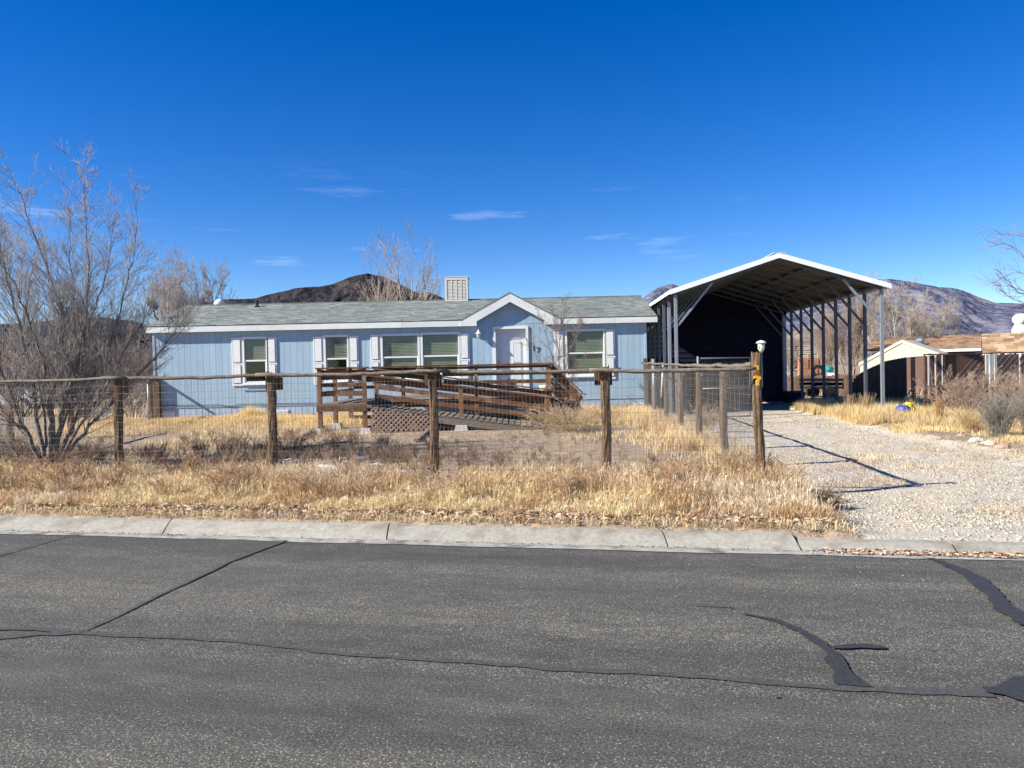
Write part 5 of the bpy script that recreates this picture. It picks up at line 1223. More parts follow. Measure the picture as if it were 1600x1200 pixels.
# houses
bpal = [(.20,.125,.08), (.25,.16,.10), (.165,.10,.065), (.28,.185,.12)]
bpal2 = [(.30,.195,.115), (.36,.24,.145), (.22,.14,.085), (.42,.29,.18)]
def far_house(name, label, px0, px1, pridge, peave, Y0, Y1, pal_, wallm, rows, seed, dep=4.0):
    e0 = at(px0, peave, Y0); e1 = at(px1, peave, Y1); h, ln2, d = local_frame(name, label, 'house', e0, e1); ze = zat(px0, peave, Y0)
    n = Vector((-d.y, d.x, 0)); q = e0+n*dep; zr = zat(px0+4, pridge, q.y)
    MB().box(.3, ln2-.3, .4, 2*dep-.4, -.05, ze-.05).build('wall', wallm, h, origin=O0)
    MB().prism([(.4, ze-.05), (2*dep-.4, ze-.05), (dep, zr-.16)], .3, .4, 'x').build('gable_wall', wallm, h, origin=O0)
    MB().prism([(0, ze), (dep, zr), (2*dep, ze), (2*dep, ze-.12), (dep, zr-.12), (0, ze-.12)], 0, ln2, 'x').build('roof', m_brownwall, h, origin=O0)
    shingles('shingles', h, 0, ln2, -.03, ze+.01, dep, zr+.01, pal_, m_brownroof, rows, .35, .03, seed=seed, origin=O0)
    MB().box(0, ln2, -.03, -.002, ze-.15, ze-.005).build('fascia', m_fascia, h, origin=O0)
    return h, ze, zr
h1, ze1, zr1 = far_house('brown_roof_house', 'long house with a low brown shingle roof behind the slatted fence', 1352, 1560, 529, 549, 45.0, 41.5, bpal, m_brownwall, 18, 71)
h2, ze2, zr2 = far_house('tan_roof_house', 'house with a banded orange tan shingle roof at the right edge', 1535, 1720, 522, 553, 31.5, 29.5, bpal2, m_brownwall, 11, 72, 3.2)
for i, (px, pw_) in enumerate(((1438, .14), (1497, .09))):
    p_ = at(px, 540, 44.5); zz = zat(px, 541, 44.5)
    tag(MB().lathe([(pw_,-.5),(pw_,.25),(pw_*1.7,.28),(pw_*1.6,.42),(pw_*.3,.5)] if i == 0 else [(pw_,-.4),(pw_,.08),(pw_*1.5,.1),(pw_*1.5,.16)], (p_.x, p_.y, zz), 10).build('roof_vent', m_metal if i == 0 else m_black, None, (p_.x, p_.y, zz)), ['capped grey metal flue on the brown shingle roof', 'squat dark vent on the brown shingle roof'][i], 'vent')
p_ = at(1599, 520, 34.0); zz = zat(1597, 519, 34.2)
cv = thing('covered_cooler', 'white cloth covered rooftop cooler bulging above the tan roof', 'air cooler', (p_.x, 34.2, zz))
mb = MB(); mb.lathe([(.34,-.2),(.33,.15),(.26,.36),(.22,.45),(.235,.50),(.30,.62),(.31,.78),(.27,.92),(.15,1.02),(.02,1.05)], (p_.x, 34.2, zz), 16); rng = np.random.default_rng(3)
mb.v = [(v[0]+rng.normal(0,.012), v[1]+rng.normal(0,.012), zz+(v[2]-zz)*.78+rng.normal(0,.008)) for v in mb.v]; mb.build('cover', m_white, cv, smooth=True)
MB().tube([(p_.x+.24*math.cos(a_), 34.2+.24*math.sin(a_), zz+.36) for a_ in np.linspace(0, 6.28, 14)], .012, 5).build('tie_cord', m_greyw, cv)
# ribbed roof house far behind
Yf = 62
e0 = at(1240, 563, Yf); e1 = at(1284, 563, Yf); zr_ = zat(1262, 540, Yf+3.5)
fh = thing('metal_roof_house', 'distant tan house with a ribbed metal roof behind the play tower', 'house', ((e0.x+e1.x)/2, Yf, 0))
MB().box(e0.x+.2, e1.x-.2, Yf+.3, Yf+7, 0, e0.z-.05).build('wall', M('tan_stucco', (.40,.33,.26), (.46,.38,.3), 3, .8), fh)
rr_ = MB().prism([(Yf, e0.z), (Yf+3.5, zr_), (Yf+7, e0.z)], e0.x, e1.x, 'x').build('roof', M('tan_metal_roof', (.42,.38,.30), (.48,.44,.35), 3, .6), fh)
for k in range(7):
    f = (k+.5)/7; MB().beam((e0.x, Yf+3.5*f, e0.z+(zr_-e0.z)*f+.03), (e1.x, Yf+3.5*f, e0.z+(zr_-e0.z)*f+.03), .25, .05).build('roof_batten', m_cream if k % 2 else m_greyw, rr_, origin=fh['_o'])
# picket fence at the back
PY = 36.0
pf = thing('board_fence', 'weathered brown board fence beyond the shaded back of the carport', 'fence', (xat(1280,600,PY), PY, .05))
x = xat(1214,600,PY); xe_ = xat(1352,600,PY); rng = np.random.default_rng(8)
ztp = zat(1280,586,PY)
while x < xe_:
    w_ = .135; zz = ztp+rng.uniform(-.05,.04); MB().prism([(x, 0), (x+w_, 0), (x+w_, zz-.04), (x+w_-.03, zz), (x+.03, zz), (x, zz-.04)], PY-.01+rng.uniform(-.006,.006), PY+.01).build('fence_board', m_picket, pf); x += .142
for zz in (.35, ztp-.25): MB().box(xat(1214,600,PY), xe_, PY+.02, PY+.06, zz-.045, zz+.045).build('fence_rail', m_picket, pf)
# play tower and slide behind it
QY = 41
pt_ = thing('play_tower', 'orange brown wooden play tower rising behind the board fence', 'playset', (xat(1262,580,QY), QY, 0))
q0, q1 = xat(1249,570,QY), xat(1279,570,QY); zp = zat(1262,576,QY); zr3 = zat(1262,561,QY)
for x in (q0, (q0+q1)/2, q1):
    for y in (QY, QY+1.3): MB().box(x-.05, x+.05, y-.05, y+.05, 0, zr3+(.25 if x != q0 else .12)).build('tower_post', m_orangew, pt_)
MB().box(q0-.06, q1+.06, QY-.06, QY+1.36, zp-.06, zp).build('platform', m_orangew, pt_)
for k in range(9):
    x = q0+.08+(q1-q0-.16)*k/8.; 
    if k not in (4,): MB().box(x-.045, x+.045, QY-.075, QY-.052, zp, zr3-.05).build('rail_board', m_orangew, pt_)
MB().box(q0-.1, q1+.1, QY-.08, QY-.05, zr3-.04, zr3+.05).build('rail_top', m_orangew, pt_)
for x in (q0+.25, q0+.75): MB().box(x-.3, x+.2, QY-.075, QY-.051, .3, zp-.07).build('skirt_board', m_orangew, pt_)
x = xat(1274,583,QY); z_ = zat(1274,578,QY)
tr_ = MB(); ang = np.linspace(0, 6.283, 19); tr_.tube([(x+.26*math.cos(a_), QY-.35, z_-.05+.26*math.sin(a_)) for a_ in ang], .09, 8, False)
tyre = tag(tr_.build('tyre_swing', m_rubber, None, (x, QY-.35, z_)), 'black tyre hanging at the right side of the wooden play tower', 'tyre')
sl_ = thing('slide', 'teal topped white plastic slide showing above the board fence', 'slide', (xat(1296,580,42), 42, 0))
x = xat(1295,580,42); zt4 = zat(1295,573,42); zm4 = zat(1295,580,42)
MB().lathe([(.24,0),(.25,.18),(.18,.26),(.05,.28)], (x, 42, zm4), 12).build('hood', m_teal, sl_, smooth=True)
mb = MB(); mb.add([(x-.18,41.9,zm4),(x+.18,41.9,zm4),(x+.22,40.6,.1),(x-.14,40.6,.1),(x-.18,41.94,zm4),(x+.18,41.94,zm4),(x+.22,40.64,.1),(x-.14,40.64,.1)], [(0,1,2,3),(7,6,5,4),(0,4,5,1),(1,5,6,2),(2,6,7,3),(3,7,4,0)]); mb.box(x-.16, x+.16, 41.96, 42.1, 0, zm4-.01); mb.build('chute', m_white, sl_)
# dark trailer in the shade and blue bin
YT = 33.5
trl = thing('utility_trailer', 'black slat sided utility trailer parked in the shade right of the carport', 'trailer', (xat(1293,620,YT), YT, .05))
t0, t1 = xat(1269,600,YT), xat(1318,600,YT); zt5 = zat(1293,598,YT)
MB().box(t0, t1, YT, YT+1.5, .48, .56).build('bed', m_black, trl)
for y in (YT, YT+1.46):
    for z_ in (.68, .86, zt5-.06): MB().box(t0, t1, y, y+.04, z_-.06, z_+.06).build('side_slat', m_black, trl)
    for x in (t0+.04, (t0+t1)/2, t1-.04): MB().box(x-.03, x+.03, y-.03, y-.002, .45, zt5).build('stake', m_black, trl)
for y in (YT-.2, YT+1.7):
    mb = MB(); c_ = ((t0+t1)/2, y, .30); mb.lathe([(.12,-.09),(.28,-.09),(.30,-.05),(.30,.05),(.28,.09),(.12,.09)], (0,0,0), 16); mb.v = [(c_[0]+v[0], c_[1]+v[2], c_[2]+v[1]) for v in mb.v]
    wl = mb.build('wheel', m_rubber, trl); MB().lathe([(.11,-.02),(.11,.02)], (0,0,0), 10).v
for x in (t0+.5, t0+.52+.45): MB().box(x, x+.09, YT-.045, YT-.031, zat(1290,610,YT), zat(1290,610,YT)+.06).build('reflector', m_white, trl)
b0_, b1_ = xat(1229,620,29.6), xat(1256,620,29.6)
bb = thing('wheeled_bin', 'dark navy lidded bin standing in the carport shade', 'bin', ((b0_+b1_)/2, 29.8, 0)); zb = zat(1243,613,29.6)
MB().add([(b0_+.06,29.5,.04),(b1_-.06,29.5,.04),(b1_-.06,30.1,.04),(b0_+.06,30.1,.04),(b0_,29.45,zb-.08),(b1_,29.45,zb-.08),(b1_,30.2,zb-.08),(b0_,30.2,zb-.08)], [(0,3,2,1),(4,5,6,7),(0,1,5,4),(1,2,6,5),(2,3,7,6),(3,0,4,7)]).build('body', m_navy, bb)
MB().prism([(29.42, zb-.078), (30.25, zb-.078), (30.2, zb+.02), (29.9, zb+.05), (29.46, zb-.02)], b0_-.02, b1_+.02, 'x').build('lid', m_navy, bb)
# yellow and blue plastic thing with a long handle
ty = thing('toy_mower', 'yellow and blue plastic push toy with a dark handle lying in tall dry grass', 'toy', (xat(1416,642,19.8), 19.8, .1))
def sp_(px, py, Y=19.8): return at(px, py, Y)
a = sp_(1402,640); b_ = sp_(1420,637); hh_ = sp_(1410,636).z
mb = MB(); mb.lathe([(.10,-.12),(.16,-.08),(.18,.0),(.15,.07),(.06,.10)], ((a.x+b_.x)/2, 19.8, hh_-.05), 14); mb.build('blue_body', m_bluep, ty, smooth=True)
y0 = sp_(1422,635); mb = MB(); mb.tube([sp_(1414,631), sp_(1419,631.5), sp_(1426,633), sp_(1428,638), sp_(1425,646)], [.045,.055,.055,.06,.05], 10); mb.tube([sp_(1420,632), sp_(1422,640), sp_(1421,650)], [.05,.06,.05], 10); mb.build('yellow_shell', m_yellow, ty, smooth=True)
MB().tube([sp_(1402,639), sp_(1412,626), sp_(1422,611), sp_(1430,600,20.1)], [.014,.014,.018,.03], 8).build('handle', m_black, ty, smooth=True)

# ------------------------------------------------------------------ vehicles at far left
def wheel(parent, x, y, r, w):
    mb = MB(); mb.lathe([(r*.55,-w/2),(r*.93,-w/2),(r,-w/4),(r,w/4),(r*.93,w/2),(r*.55,w/2)], (0,0,0), 18); mb.v = [(x+v[0], y+v[2], r+.03+v[1]) for v in mb.v]
    wl = mb.build('wheel', m_rubber, parent)
    mb = MB(); mb.lathe([(r*.2,-w/2-.01),(r*.53,-w/2),(r*.54,w/2),(r*.2,w/2+.01)], (0,0,0), 12); mb.v = [(x+v[0], y+v[2], r+.03+v[1]) for v in mb.v]; mb.build('rim', m_metal, wl, origin=parent['_o'])
vx = xat(-20, 630, 38); tY = 38
tk = thing('pickup', 'silver pickup parked behind the thicket at the left edge', 'pickup', (vx, tY, .05))
sideprof = [(-2.6,.45),(-2.6,.95),(-1.9,1.02),(-.95,1.08),(-.35,1.66),(1.0,1.70),(1.25,1.10),(2.65,1.08),(2.7,.45)]
MB().prism([(vx+x, z) for x, z in sideprof][::-1], tY, tY+1.85).build('body', m_silver, tk)
MB().prism([(vx-.80, 1.12), (vx-.30, 1.60), (vx+.32, 1.62), (vx+.32, 1.12)][::-1], tY-.012, tY-.002).build('side_window', m_carglass, tk)
MB().prism([(vx+.38, 1.12), (vx+.38, 1.62), (vx+.95, 1.63), (vx+1.1, 1.12)][::-1], tY-.012, tY-.002).build('side_window', m_carglass, tk)
for x in (-1.75, 1.75):
    wheel(tk, vx+x, tY+.08, .37, .24); wheel(tk, vx+x, tY+1.77, .37, .24)
MB().box(vx-2.66, vx-2.45, tY-.01, tY+1.86, .42, .6).build('bumper', m_metal, tk); MB().box(vx+2.6, vx+2.78, tY-.01, tY+1.86, .42, .6).build('bumper', m_metal, tk)
MB().box(vx+.30, vx+.33, tY-.02, tY-.0015, .55, 1.1).build('door_seam', m_black, tk); MB().box(vx+.1, vx+.24, tY-.03, tY-.0015, .98, 1.02).build('door_handle', m_metal, tk)
vx2 = xat(62, 625, 40); vY = 40
cr_ = thing('parked_car', 'dark grey car facing the street behind the many-stemmed tree', 'car', (vx2, vY, .05)); hw_ = .9
fp = [(vY,.42),(vY-.02,.75),(vY+.25,.92),(vY+1.15,1.02),(vY+1.8,1.50),(vY+3.2,1.52),(vY+3.9,1.05),(vY+4.4,.98),(vY+4.45,.42)]
MB().prism(fp, vx2-hw_, vx2+hw_, 'x').build('body', m_darkcar, cr_)
MB().add([(vx2-.72,vY+1.20,1.06),(vx2+.72,vY+1.20,1.06),(vx2+.62,vY+1.74,1.47),(vx2-.62,vY+1.74,1.47),(vx2-.72,vY+1.22,1.03),(vx2+.72,vY+1.22,1.03),(vx2+.62,vY+1.77,1.44),(vx2-.62,vY+1.77,1.44)], [(0,1,2,3),(7,6,5,4),(0,4,5,1),(1,5,6,2),(2,6,7,3),(3,7,4,0)]).build('windscreen', m_carglass, cr_)
for sg in (-1, 1): MB().box(vx2+sg*.62-.2, vx2+sg*.62+.2, vY-.035, vY-.005, .66, .78).build('headlight', m_trimw, cr_)
MB().box(vx2-.4, vx2+.4, vY-.03, vY-.003, .50, .64).build('grille', m_black, cr_)
for x in (-.78, .78):
    for y in (.85, 3.5):
        mb = MB(); mb.lathe([(.18,-.1),(.31,-.1),(.33,-.05),(.33,.05),(.31,.1),(.18,.1)], (0,0,0), 16); mb.v = [(vx2+x*1.06+v[2], vY+y+v[0], .36+v[1]) for v in mb.v]; mb.build('wheel', m_rubber, cr_)

# ------------------------------------------------------------------ ground cover
def blades(name, X, Y, hgt, wid, cols, lean=.35, seed=1, label=None, cat=None, curl=.5, mat=m_grass, zoff=-.01, out_dir=None):
    rng = np.random.default_rng(seed); n = len(X); Z = H(X, Y)+zoff
    a = rng.uniform(0, 6.283, n) if out_dir is None else out_dir+rng.normal(0, .7, n); l = np.minimum(np.abs(rng.normal(0, lean, n)), 1.45); dx, dy = np.cos(a)*l, np.sin(a)*l
    b = a+rng.normal(1.57, .5, n); wx, wy = np.cos(b)*wid/2, np.sin(b)*wid/2
    V = np.zeros((n, 5, 3), np.float32)
    V[:, 0] = np.stack([X-wx, Y-wy, Z], 1); V[:, 1] = np.stack([X+wx, Y+wy, Z], 1)
    mx, my, mz = X+dx*hgt*.45, Y+dy*hgt*.45, Z+hgt*.60
    V[:, 2] = np.stack([mx+wx*.75, my+wy*.75, mz], 1); V[:, 3] = np.stack([mx-wx*.75, my-wy*.75, mz], 1)
    V[:, 4] = np.stack([X+dx*hgt*(1+curl*l), Y+dy*hgt*(1+curl*l), Z+hgt*(1-.35*l*l)], 1)
    i = np.arange(n)[:, None]*5
    F = np.concatenate([i+[0,1,2], i+[0,2,3], i+[3,2,4]], 1).reshape(-1, 3)
    T = np.repeat(cols, 5, axis=0)
    o = link(name, mesh_np(name, V.reshape(-1, 3), F, False, T), mat); return stuff(o, label, cat)
PALG = np.array([(.86,.69,.41), (.92,.78,.50), (.80,.61,.34), (.66,.46,.25), (.46,.28,.14), (.84,.70,.50)])
def pick(rng, n, x, y, seed, warm=0.0, pal_=PALG):
    c = np.clip(fbm(x*1.6, y*1.6, seed, 3)*1.9-.45+rng.normal(0, .18, n)+warm, 0, .999); return pal_[(c*len(pal_)).astype(int)]*rng.uniform(.75, 1.2, (n, 1))
rng = np.random.default_rng(77)
# street strip: tufted
def strip(n, s0, s1, t0, t1): 
    s = rng.uniform(s0, s1, n); t = rng.uniform(t0, t1, n); return (*xy(s, t), s, t)
NT = 2600
x, y, s, t = strip(NT, 7.5, 9.75, -13, 4.35)
dens = fbm(x*1.1, y*1.1, 31, 3); k = dens+.25*(1-np.abs(s-8.3)/1.2) > .50
k &= ~((s > 9.4) & (t < -1) & (fbm(x, y, 41) > .5)); k &= (x < fence_x(y)+.12+.12*fbm(s*2, t*2, 7))
tx, ty_ = x[k], y[k]; ts_ = s[k]; per = 42
X = np.repeat(tx, per)+rng.normal(0, .075, len(tx)*per); Y = np.repeat(ty_, per)+rng.normal(0, .06, len(tx)*per)
hb = np.repeat(rng.uniform(.06, .25, len(tx))*(.65+.6*sstep(7.5, 8.3, ts_)), per)*rng.uniform(.5, 1.15, len(X))
tw_ = np.repeat(rng.normal(0, .10, len(tx)), per); s__, _ = st(X, Y)
colr = np.clip(fbm(X*.9, Y*.9, 51, 3)*1.7-.4+tw_+rng.normal(0, .13, len(X))+.10*(X < -3), 0, .999)
cols = PALG[(colr*6).astype(int)]*rng.uniform(.75, 1.2, (len(X), 1))
ok = s__ > 7.42
odir = np.arctan2(Y-np.repeat(ty_, per), X-np.repeat(tx, per))
blades('dry_grass', X[ok], Y[ok], hb[ok], .0055, cols[ok], .62, 3, 'tall tufted straw coloured dry grass between the curb and the wire fence', 'grass', out_dir=odir[ok])
# feathery seed heads: short splayed tufts at mid height
hk = ok & (rng.random(len(X)) < .30)
hx_, hy_ = X[hk]+np.cos(odir[hk])*hb[hk]*.28, Y[hk]+np.sin(odir[hk])*hb[hk]*.28
rx_ = np.repeat(hx_, 4)+rng.normal(0, .010, len(hx_)*4); ry_ = np.repeat(hy_, 4)+rng.normal(0, .010, len(hx_)*4); rz_ = np.repeat(hb[hk]*.72, 4)*rng.uniform(.8, 1.15, len(rx_))
_H = H
H = lambda a, b: _H(a, b)+rz_
blades('seed_heads', rx_, ry_, rng.uniform(.02,.05,len(rx_)), .006, np.repeat(np.clip(cols[hk]*1.12, 0, .95), 4, axis=0), .9, 33, 'feathery pale seed heads on the dry grass along the street', 'grass')
H = _H
# flattened straw near curb and thin cover over yard
x, y, s, t = strip(26000, 7.2, 8.0, -13, 4.6); k = (x < 3.0) & ((s < 7.34) | (s > 7.55)); x, y = x[k], y[k]
blades('flattened_straw', x, y, rng.uniform(.05,.13,len(x)), .006, pick(rng, len(x), x, y, 5, -.1), 1.3, 4, 'flattened pale straw lying along the back of the curb', 'straw', zoff=.0)
x = rng.uniform(-13, 4.2, 90000); y = rng.uniform(10, 24.7, 90000); s, t = st(x, y)
k = (s > 9.9) & (x < fence_x(y)+.4); gmask = fbm(x*.45, y*.45, 61, 4)-.10*sstep(-1.5,0,x)+.22*sstep(17, 22, y)*(x < -3)+.2*sstep(0, 1, x-1.2)*sstep(12,15,y)-.25*((x > .2) & (x < 2.2) & (y < 15)); k &= gmask+rng.normal(0,.05,len(x)) > .50
k &= ~((x > -4.8) & (x < 1.1) & (y > 18.1))
x, y = x[k], y[k]
blades('yard_grass', x, y, rng.uniform(.05,.15,len(x)), .008, pick(rng, len(x), x, y, 7), .5, 5, 'patchy short dry grass across the front yard', 'grass')
# tall golden grass along the left of the house
x = rng.uniform(-13, -4.2, 52000); y = 24.72-np.abs(rng.normal(0, 1.9, 52000)); k = fbm(x*.7, y*.7, 71)+.15*sstep(22,24,y) > .47; k &= (y > 18.5); x, y = x[k], y[k]
hh = (.10+.22*fbm(x*.8, y*.8, 72))*rng.uniform(.6,1.15,len(x))*(1+1.2*np.exp(-((x+8.2)/.35)**2)*(y > 23.6))
gold = np.array([(.88,.69,.34), (.92,.75,.42), (.80,.59,.27), (.84,.68,.42), (.68,.47,.22), (.76,.57,.32)])
blades('golden_grass', x, y, hh, .010, pick(rng, len(x), x, y, 8, -.1, gold), .35, 6, 'tall golden dry grass along the foot of the blue wall', 'grass')
x = rng.uniform(1.6, 4.5, 16000); y = rng.uniform(19, 24.6, 16000); k = fbm(x*.8, y*.8, 73) > .42; x, y = x[k], y[k]
blades('corner_grass', x, y, rng.uniform(.12,.36,len(x)), .009, pick(rng, len(x), x, y, 9, -.05, gold), .45, 7, 'golden grass between the stairs and the side fence', 'grass')
# along the side fence
y = rng.uniform(9.3, 24, 24000); x = fence_x(y)+rng.normal(-.15, .38, len(y)); k = (fbm(x*1.2, y*1.2, 74) > .38); x, y = x[k], y[k]
blades('fence_line_grass', x, y, rng.uniform(.12,.34,len(x)), .007, pick(rng, len(x), x, y, 10, -.12), .4, 8, 'dry grass growing through the foot of the side fence', 'grass')
# right of the driveway
y = rng.uniform(11, 26, 60000); x = drive_r(y)+np.abs(rng.normal(0, 1.9, len(y)))-.3; k = (fbm(x*.8, y*.8, 75)+.1*sstep(15, 19, y) > .46); x, y = x[k], y[k]
pale = np.array([(.86,.70,.38), (.82,.66,.36), (.76,.56,.26), (.72,.55,.30), (.62,.44,.22), (.70,.56,.36)])
hh = rng.uniform(.10,.30,len(x))*(.45+.9*sstep(16, 20, y))
blades('driveway_edge_grass', x, y, hh, .009, pick(rng, len(x), x, y, 11, -.15, pale), .45, 9, 'bleached yellow grass along the right side of the driveway', 'grass')
x = rng.uniform(-40, 30, 30000); y = rng.uniform(25, 45, 30000); k = ((x < -12.2) | (x > 11.5)) & (fbm(x*.4, y*.4, 76) > .45); x, y = x[k], y[k]
blades('far_grass', x, y, rng.uniform(.15,.45,len(x)), .02, pick(rng, len(x), x, y, 12), .4, 10, 'brown dry grass beyond the yard fences', 'grass')
# straw patches on driveway
x = rng.uniform(3.4, 9.5, 22000); y = rng.uniform(7.5, 15, 22000); s, t = st(x, y); k = (fbm(x*.9, y*1.4, 78, 3)+.12*(1-sstep(7.4, 8.4, s)) > .60) & (s > 7.3); x, y = x[k], y[k]
blades('driveway_straw', x, y, rng.uniform(.03,.10,len(x)), .006, pick(rng, len(x), x, y, 13, -.1), 1.3, 11, 'thin straw lying in patches on the gravel driveway', 'straw', zoff=.012)

# dead weeds: dark twiggy clumps in the middle of the yard
def weed_proto(seed, hgt, n=9):
    rng = np.random.default_rng(seed); out = [[] for _ in range(5)]
    for k in range(n):
        a = rng.uniform(0, 6.28); d = np.array([math.cos(a)*.55, math.sin(a)*.55, 1.]); d /= np.linalg.norm(d)
        grow(rng, out, np.zeros(3), d, hgt*rng.uniform(.6,1), .0035, 0, 2, up=.02, jit=.15, nch=(4,3,2), seg=hgt/4, rmin=.002)
    Vs = []; Fs = []; b = 0
    for l in out:
        for P, r in l:
            V, F = tube_arr(P, r, 3); Vs.append(V); Fs.append(F+b); b += len(V)
    return np.concatenate(Vs), np.concatenate(Fs)
WP = [weed_proto(i, .30, 8) for i in range(4)]
def scatter(name, protos, X, Y, scl, cols, mat, seed, label, cat, zoff=0., flat=False, zs=None):
    rng = np.random.default_rng(seed); Vs = []; Fs = []; Ts = []; b = 0; Z = H(X, Y)+zoff
    which = rng.integers(len(protos), size=len(X)); rot = rng.uniform(0, 6.283, len(X))
    for w_ in range(len(protos)):
        V, F = protos[w_]; idx = np.where(which == w_)[0]
        if len(idx) == 0: continue
        c, s = np.cos(rot[idx])[:, None], np.sin(rot[idx])[:, None]; k = scl[idx][:, None]
        x = (V[None, :, 0]*c-V[None, :, 1]*s)*k+X[idx][:, None]; y = (V[None, :, 0]*s+V[None, :, 1]*c)*k+Y[idx][:, None]; z = V[None, :, 2]*k+Z[idx][:, None]
        Vs.append(np.stack([x, y, z], -1).reshape(-1, 3)); Fs.append((F[None]+(np.arange(len(idx))*len(V))[:, None, None]).reshape(-1, F.shape[1])+b); b += len(idx)*len(V)
        Ts.append(np.repeat(cols[idx], len(V), axis=0))
    o = link(name, mesh_np(name, np.concatenate(Vs), np.concatenate(Fs), False, np.concatenate(Ts)), mat); return stuff(o, label, cat)
m_weed = M('dead_weed', (.8,.8,.8), (1,1,1), 5, .9, tint=True)
WCOL = np.array([(.20,.13,.09), (.28,.19,.12), (.15,.10,.075), (.36,.25,.16)])
n = 2400; x = rng.uniform(-12, 3.0, n); y = rng.uniform(10.4, 17.5, n); s, t = st(x, y)
cen = np.exp(-((s-11.6)/1.3)**2)*(.55+.5*(x < .2)); k = (s > 9.95) & (rng.random(n) < .25+.75*cen) & (fbm(x*.8, y*.8, 81) > .46-.16*cen); x, y = x[k], y[k]
wc = WCOL[rng.integers(4, size=len(x))]*rng.uniform(.7,1.2,(len(x),1))
scatter('dead_weeds', WP, x, y, rng.uniform(.35,.95,len(x))*(1-.5*sstep(-2,.5,x)), wc, m_weed, 5, 'dark brown dead weeds spread over the middle of the yard', 'weeds')
n = 420; x, y, s, t = strip(n, 7.9, 10, -13, 4); k = (fbm(x*.9, y*.9, 83)+.12*(x < -3) > .50) & (x < 3.2); x, y = x[k], y[k]
wc = np.array([(.40,.26,.15), (.32,.20,.12), (.50,.36,.22)])[rng.integers(3, size=len(x))]
scatter('brown_weeds', WP, x, y, rng.uniform(.6,1.2,len(x)), wc, m_weed, 6, 'reddish brown seed weeds mixed into the street grass', 'weeds')

# leaves along the curb
def leaf_proto(seed):
    rng = np.random.default_rng(seed); c = rng.uniform(.2,.9)
    V = np.array([(-.5,0,.0),(-.15,.28,c*.25),(.25,.24,c*.3),(.5,0,.05),(.25,-.24,c*.28),(-.15,-.28,c*.22),(0,0,.02)]); a = rng.uniform(-.5,.5)
    R_ = np.array([[1,0,0],[0,math.cos(a),-math.sin(a)],[0,math.sin(a),math.cos(a)]]); V = V@R_.T; V[:, 2] -= V[:, 2].min()
    return V, np.array([(6,0,1),(6,1,2),(6,2,3),(6,3,4),(6,4,5),(6,5,0)])
LPp = [leaf_proto(i) for i in range(6)]
LC = np.array([(.42,.27,.17), (.56,.40,.27), (.30,.17,.10), (.66,.52,.38), (.48,.30,.18)])
x, y, s, t = strip(17000, 7.25, 8.5, -13, 4.4); k = (rng.random(len(s)) < np.exp(-((s-7.52)/.20)**2)*.9+.06) & (x < 2.95); x, y = x[k], y[k]
scatter('fallen_leaves', LPp, x, y, rng.uniform(.035,.085,len(x)), LC[rng.integers(5, size=len(x))]*rng.uniform(.7,1.2,(len(x),1)), m_leaf, 7, 'curled brown fallen leaves gathered behind the curb', 'leaves', .03)
x, y, s, t = strip(5200, 6.78, 6.98, .8, 12); k = rng.random(len(s)) < .85*sstep(1.0,1.6,t); x, y = x[k], y[k]
def scatter_road(nm, protos, x, y, sc, cols, mat, seed, label, cat, z):
    global H
    H0 = H; H = lambda a, b: np.zeros_like(np.asarray(a, float))+z
    o = scatter(nm, protos, x, y, sc, cols, mat, seed, label, cat); H = H0; return o
scatter_road('gutter_litter', LPp, x, y, rng.uniform(.015,.045,len(x)), LC[rng.integers(5, size=len(x))]*rng.uniform(.7,1.3,(len(x),1)), m_leaf, 8, 'leaf crumbs and grit caught in the gutter at the driveway', 'litter', .014)
# gravel
def stone_proto(seed):
    rng = np.random.default_rng(seed)
    V = np.array([(1,0,0),(-1,0,0),(0,1,0),(0,-1,0),(0,0,1),(0,0,-1),(.6,.6,.5),(-.6,.6,-.4),(-.6,-.6,.5)], float)[:6]*.5; V += rng.normal(0,.10,V.shape); V[:, 2] *= .7
    return V, np.array([(4,0,2),(4,2,1),(4,1,3),(4,3,0),(5,2,0),(5,1,2),(5,3,1),(5,0,3)])
SPp = [stone_proto(i) for i in range(8)]
SCOL = np.array([(.48,.425,.33), (.55,.49,.385), (.42,.365,.275), (.35,.305,.235), (.60,.535,.425), (.47,.39,.28), (.20,.175,.145)])
def gravel(n, xa, xb, ya, yb, smin, smax, seed, nm, lab):
    r_ = np.random.default_rng(seed); y = r_.uniform(ya, yb, n); x = r_.uniform(xa, xb, n); s, t = st(x, y); u = x-fence_x(y); rut = np.exp(-((u-1.5)/.35)**2)+np.exp(-((u-3.3)/.35)**2); k = (drive_mask(x, y) > .4+r_.normal(0,.1,n)) & (s > S_CURB+.06) & (fbm(x*.8, y*.5, 131, 4)-.16*rut+r_.normal(0,.06,n)+.3*(1-sstep(7.3,8.2,s)) > .40); x, y = x[k], y[k]
    sc = smin+(smax-smin)*r_.random(len(x))**3
    return scatter(nm, SPp, x, y, sc, SCOL[r_.integers(7, size=len(x))]*r_.uniform(.8,1.15,(len(x),1)), m_stone, seed, lab, 'gravel', .014)
gravel(90000, 2.8, 14, 7, 15, .008, .038, 91, 'gravel', 'pale loose gravel stones covering the driveway apron')
gravel(36000, 3.4, 10.5, 15, 25, .014, .052, 92, 'far_gravel', 'pale loose gravel stones on the driveway before the carport')
x, y, s, t = strip(1500, 7.2, 9.0, 2.2, 10); scatter('coarse_gravel', SPp, x, y, rng.uniform(.02,.048,len(x)), SCOL[rng.integers(5, size=len(x))], m_stone, 93, 'coarser stones scattered behind the low driveway curb', 'gravel', .015)
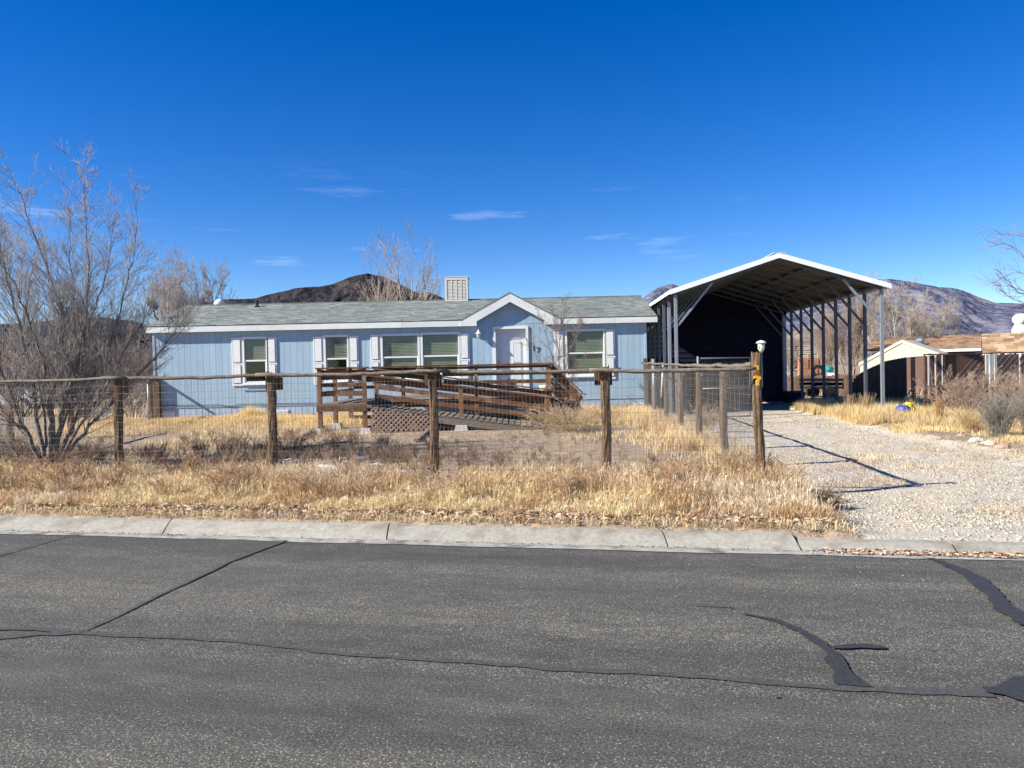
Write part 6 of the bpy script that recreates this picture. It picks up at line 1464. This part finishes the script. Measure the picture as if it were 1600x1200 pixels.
x, y, s, t = strip(9000, 6.6, 6.97, -13, 12); k = rng.random(len(s)) < sstep(6.78, 6.93, s)*(.35+.65*sstep(.4,.6,fbm(t*1.5, s*0, 99))); scatter_road('gutter_grit', SPp, x[k], y[k], rng.uniform(.006,.020,k.sum()), SCOL[rng.integers(7, size=k.sum())]*.42, m_stone, 9, 'fine grit lying in the gutter along the road edge', 'grit', .006)
x, y, s, t = strip(260, 4.5, 6.7, -8, 12); scatter_road('road_pebbles', SPp, x, y, rng.uniform(.005,.013,len(x)), SCOL[rng.integers(7, size=len(x))], m_stone, 10, 'loose pebbles scattered on the road near the gutter', 'pebbles', .002)
# rocks
def rock(px, py, size, label, seed, col=None):
    p_ = on_z(px, py, .1); g = gz(p_.x, p_.y); rng = np.random.default_rng(seed); mb = MB(); prof_ = [(.05,-.25),(.42,-.15),(.5,.05),(.40,.25),(.2,.36),(.03,.38)]
    mb.lathe(prof_, (0,0,0), 9); mb.v = [(p_.x+size*(v[0]*1.2+rng.normal(0,.05)), p_.y+size*(v[1]+rng.normal(0,.05)), g+size*(v[2]*.8+rng.normal(0,.03))) for v in mb.v]
    return tag(mb.build('rock', col or m_rock, None, (p_.x, p_.y, g)), label, 'rock', 'rocks along the driveway')
m_rpale = M('pale_rock', (.48,.45,.40), (.62,.58,.52), 8, .9, bump=.4)
m_rred = M('reddish_rock', (.34,.21,.15), (.48,.32,.23), 8, .9, bump=.4)
rock(1568,712,.17,'dark grey rock lying on the straw below the sagebrush',1)
rock(1585,778,.09,'small dark stone alone on the gravel at the right edge',2)
rock(1524,690,.22,'pale rock at the foot of the tan grass clump',3,m_rpale)
rock(1545,694,.20,'cream rock just left of the sagebrush foot',4,m_rpale)
rock(1567,699,.24,'flat reddish slab rock under the sagebrush',5,m_rred)
rock(1503,682,.16,'reddish rock left of the pale rock row',6,m_rred)
rock(1590,704,.18,'grey rock right of the reddish slab',7)
rock(1352,817,.055,'white stone near the low curb on the driveway apron',8,m_rpale)
rock(1425,861,.05,'white stone lying in the gutter litter',9,m_rpale)
# snow remnants in the tree shade
rng = np.random.default_rng(31); mb = MB()
for px, py, w_, d_ in ((437,722,.22,.10),(455,720,.30,.12),(466,724,.35,.10),(482,737,.45,.13),(500,735,.5,.15),(487,741,.4,.10),(520,739,.55,.11),(437,738,.15,.08),(440,749,.3,.1),(553,717,.5,.14),(575,715,.3,.1),(340,741,.4,.1),(620,744,.4,.12),(395,738,.3,.1),(590,728,.3,.08)):
    p_ = on_z(px, py, .16); n_ = 11; vs = [(p_.x, p_.y, gz(p_.x, p_.y)+.035)]
    for k in range(n_):
        a_ = 6.283*k/n_; rr_ = rng.uniform(.55, 1.1); xx, yy = p_.x+w_*.5*rr_*math.cos(a_), p_.y+d_*1.3*rr_*math.sin(a_); vs.append((xx, yy, gz(xx, yy)+.004))
    mb.add(vs, [(0, 1+k, 1+(k+1) % n_) for k in range(n_)])
stuff(mb.build('snow_patches', m_snow, smooth=True), 'small melting snow remnants among the dark yard weeds', 'snow')
# boards lying in yard
for (a_, b_, lab) in (((505,668),(465,688),'short dark board lying by the left deck pier'), ((650,690),(672,672),'pale board lying aslant before the lattice'), ((440,704),(548,692),'long thin plank on the ground before the landing')):
    p0, p1 = on_z(*a_, .2), on_z(*b_, .2); c_ = (p0+p1)/2
    tag(MB().beam((p0.x, p0.y, gz(p0.x,p0.y)+.05), (p1.x, p1.y, gz(p1.x,p1.y)+.05), .10, .05).build('plank', m_greyw, None, c_), lab, 'plank')

for o in list(bpy.data.objects):
    if '_o' in o: del o['_o']
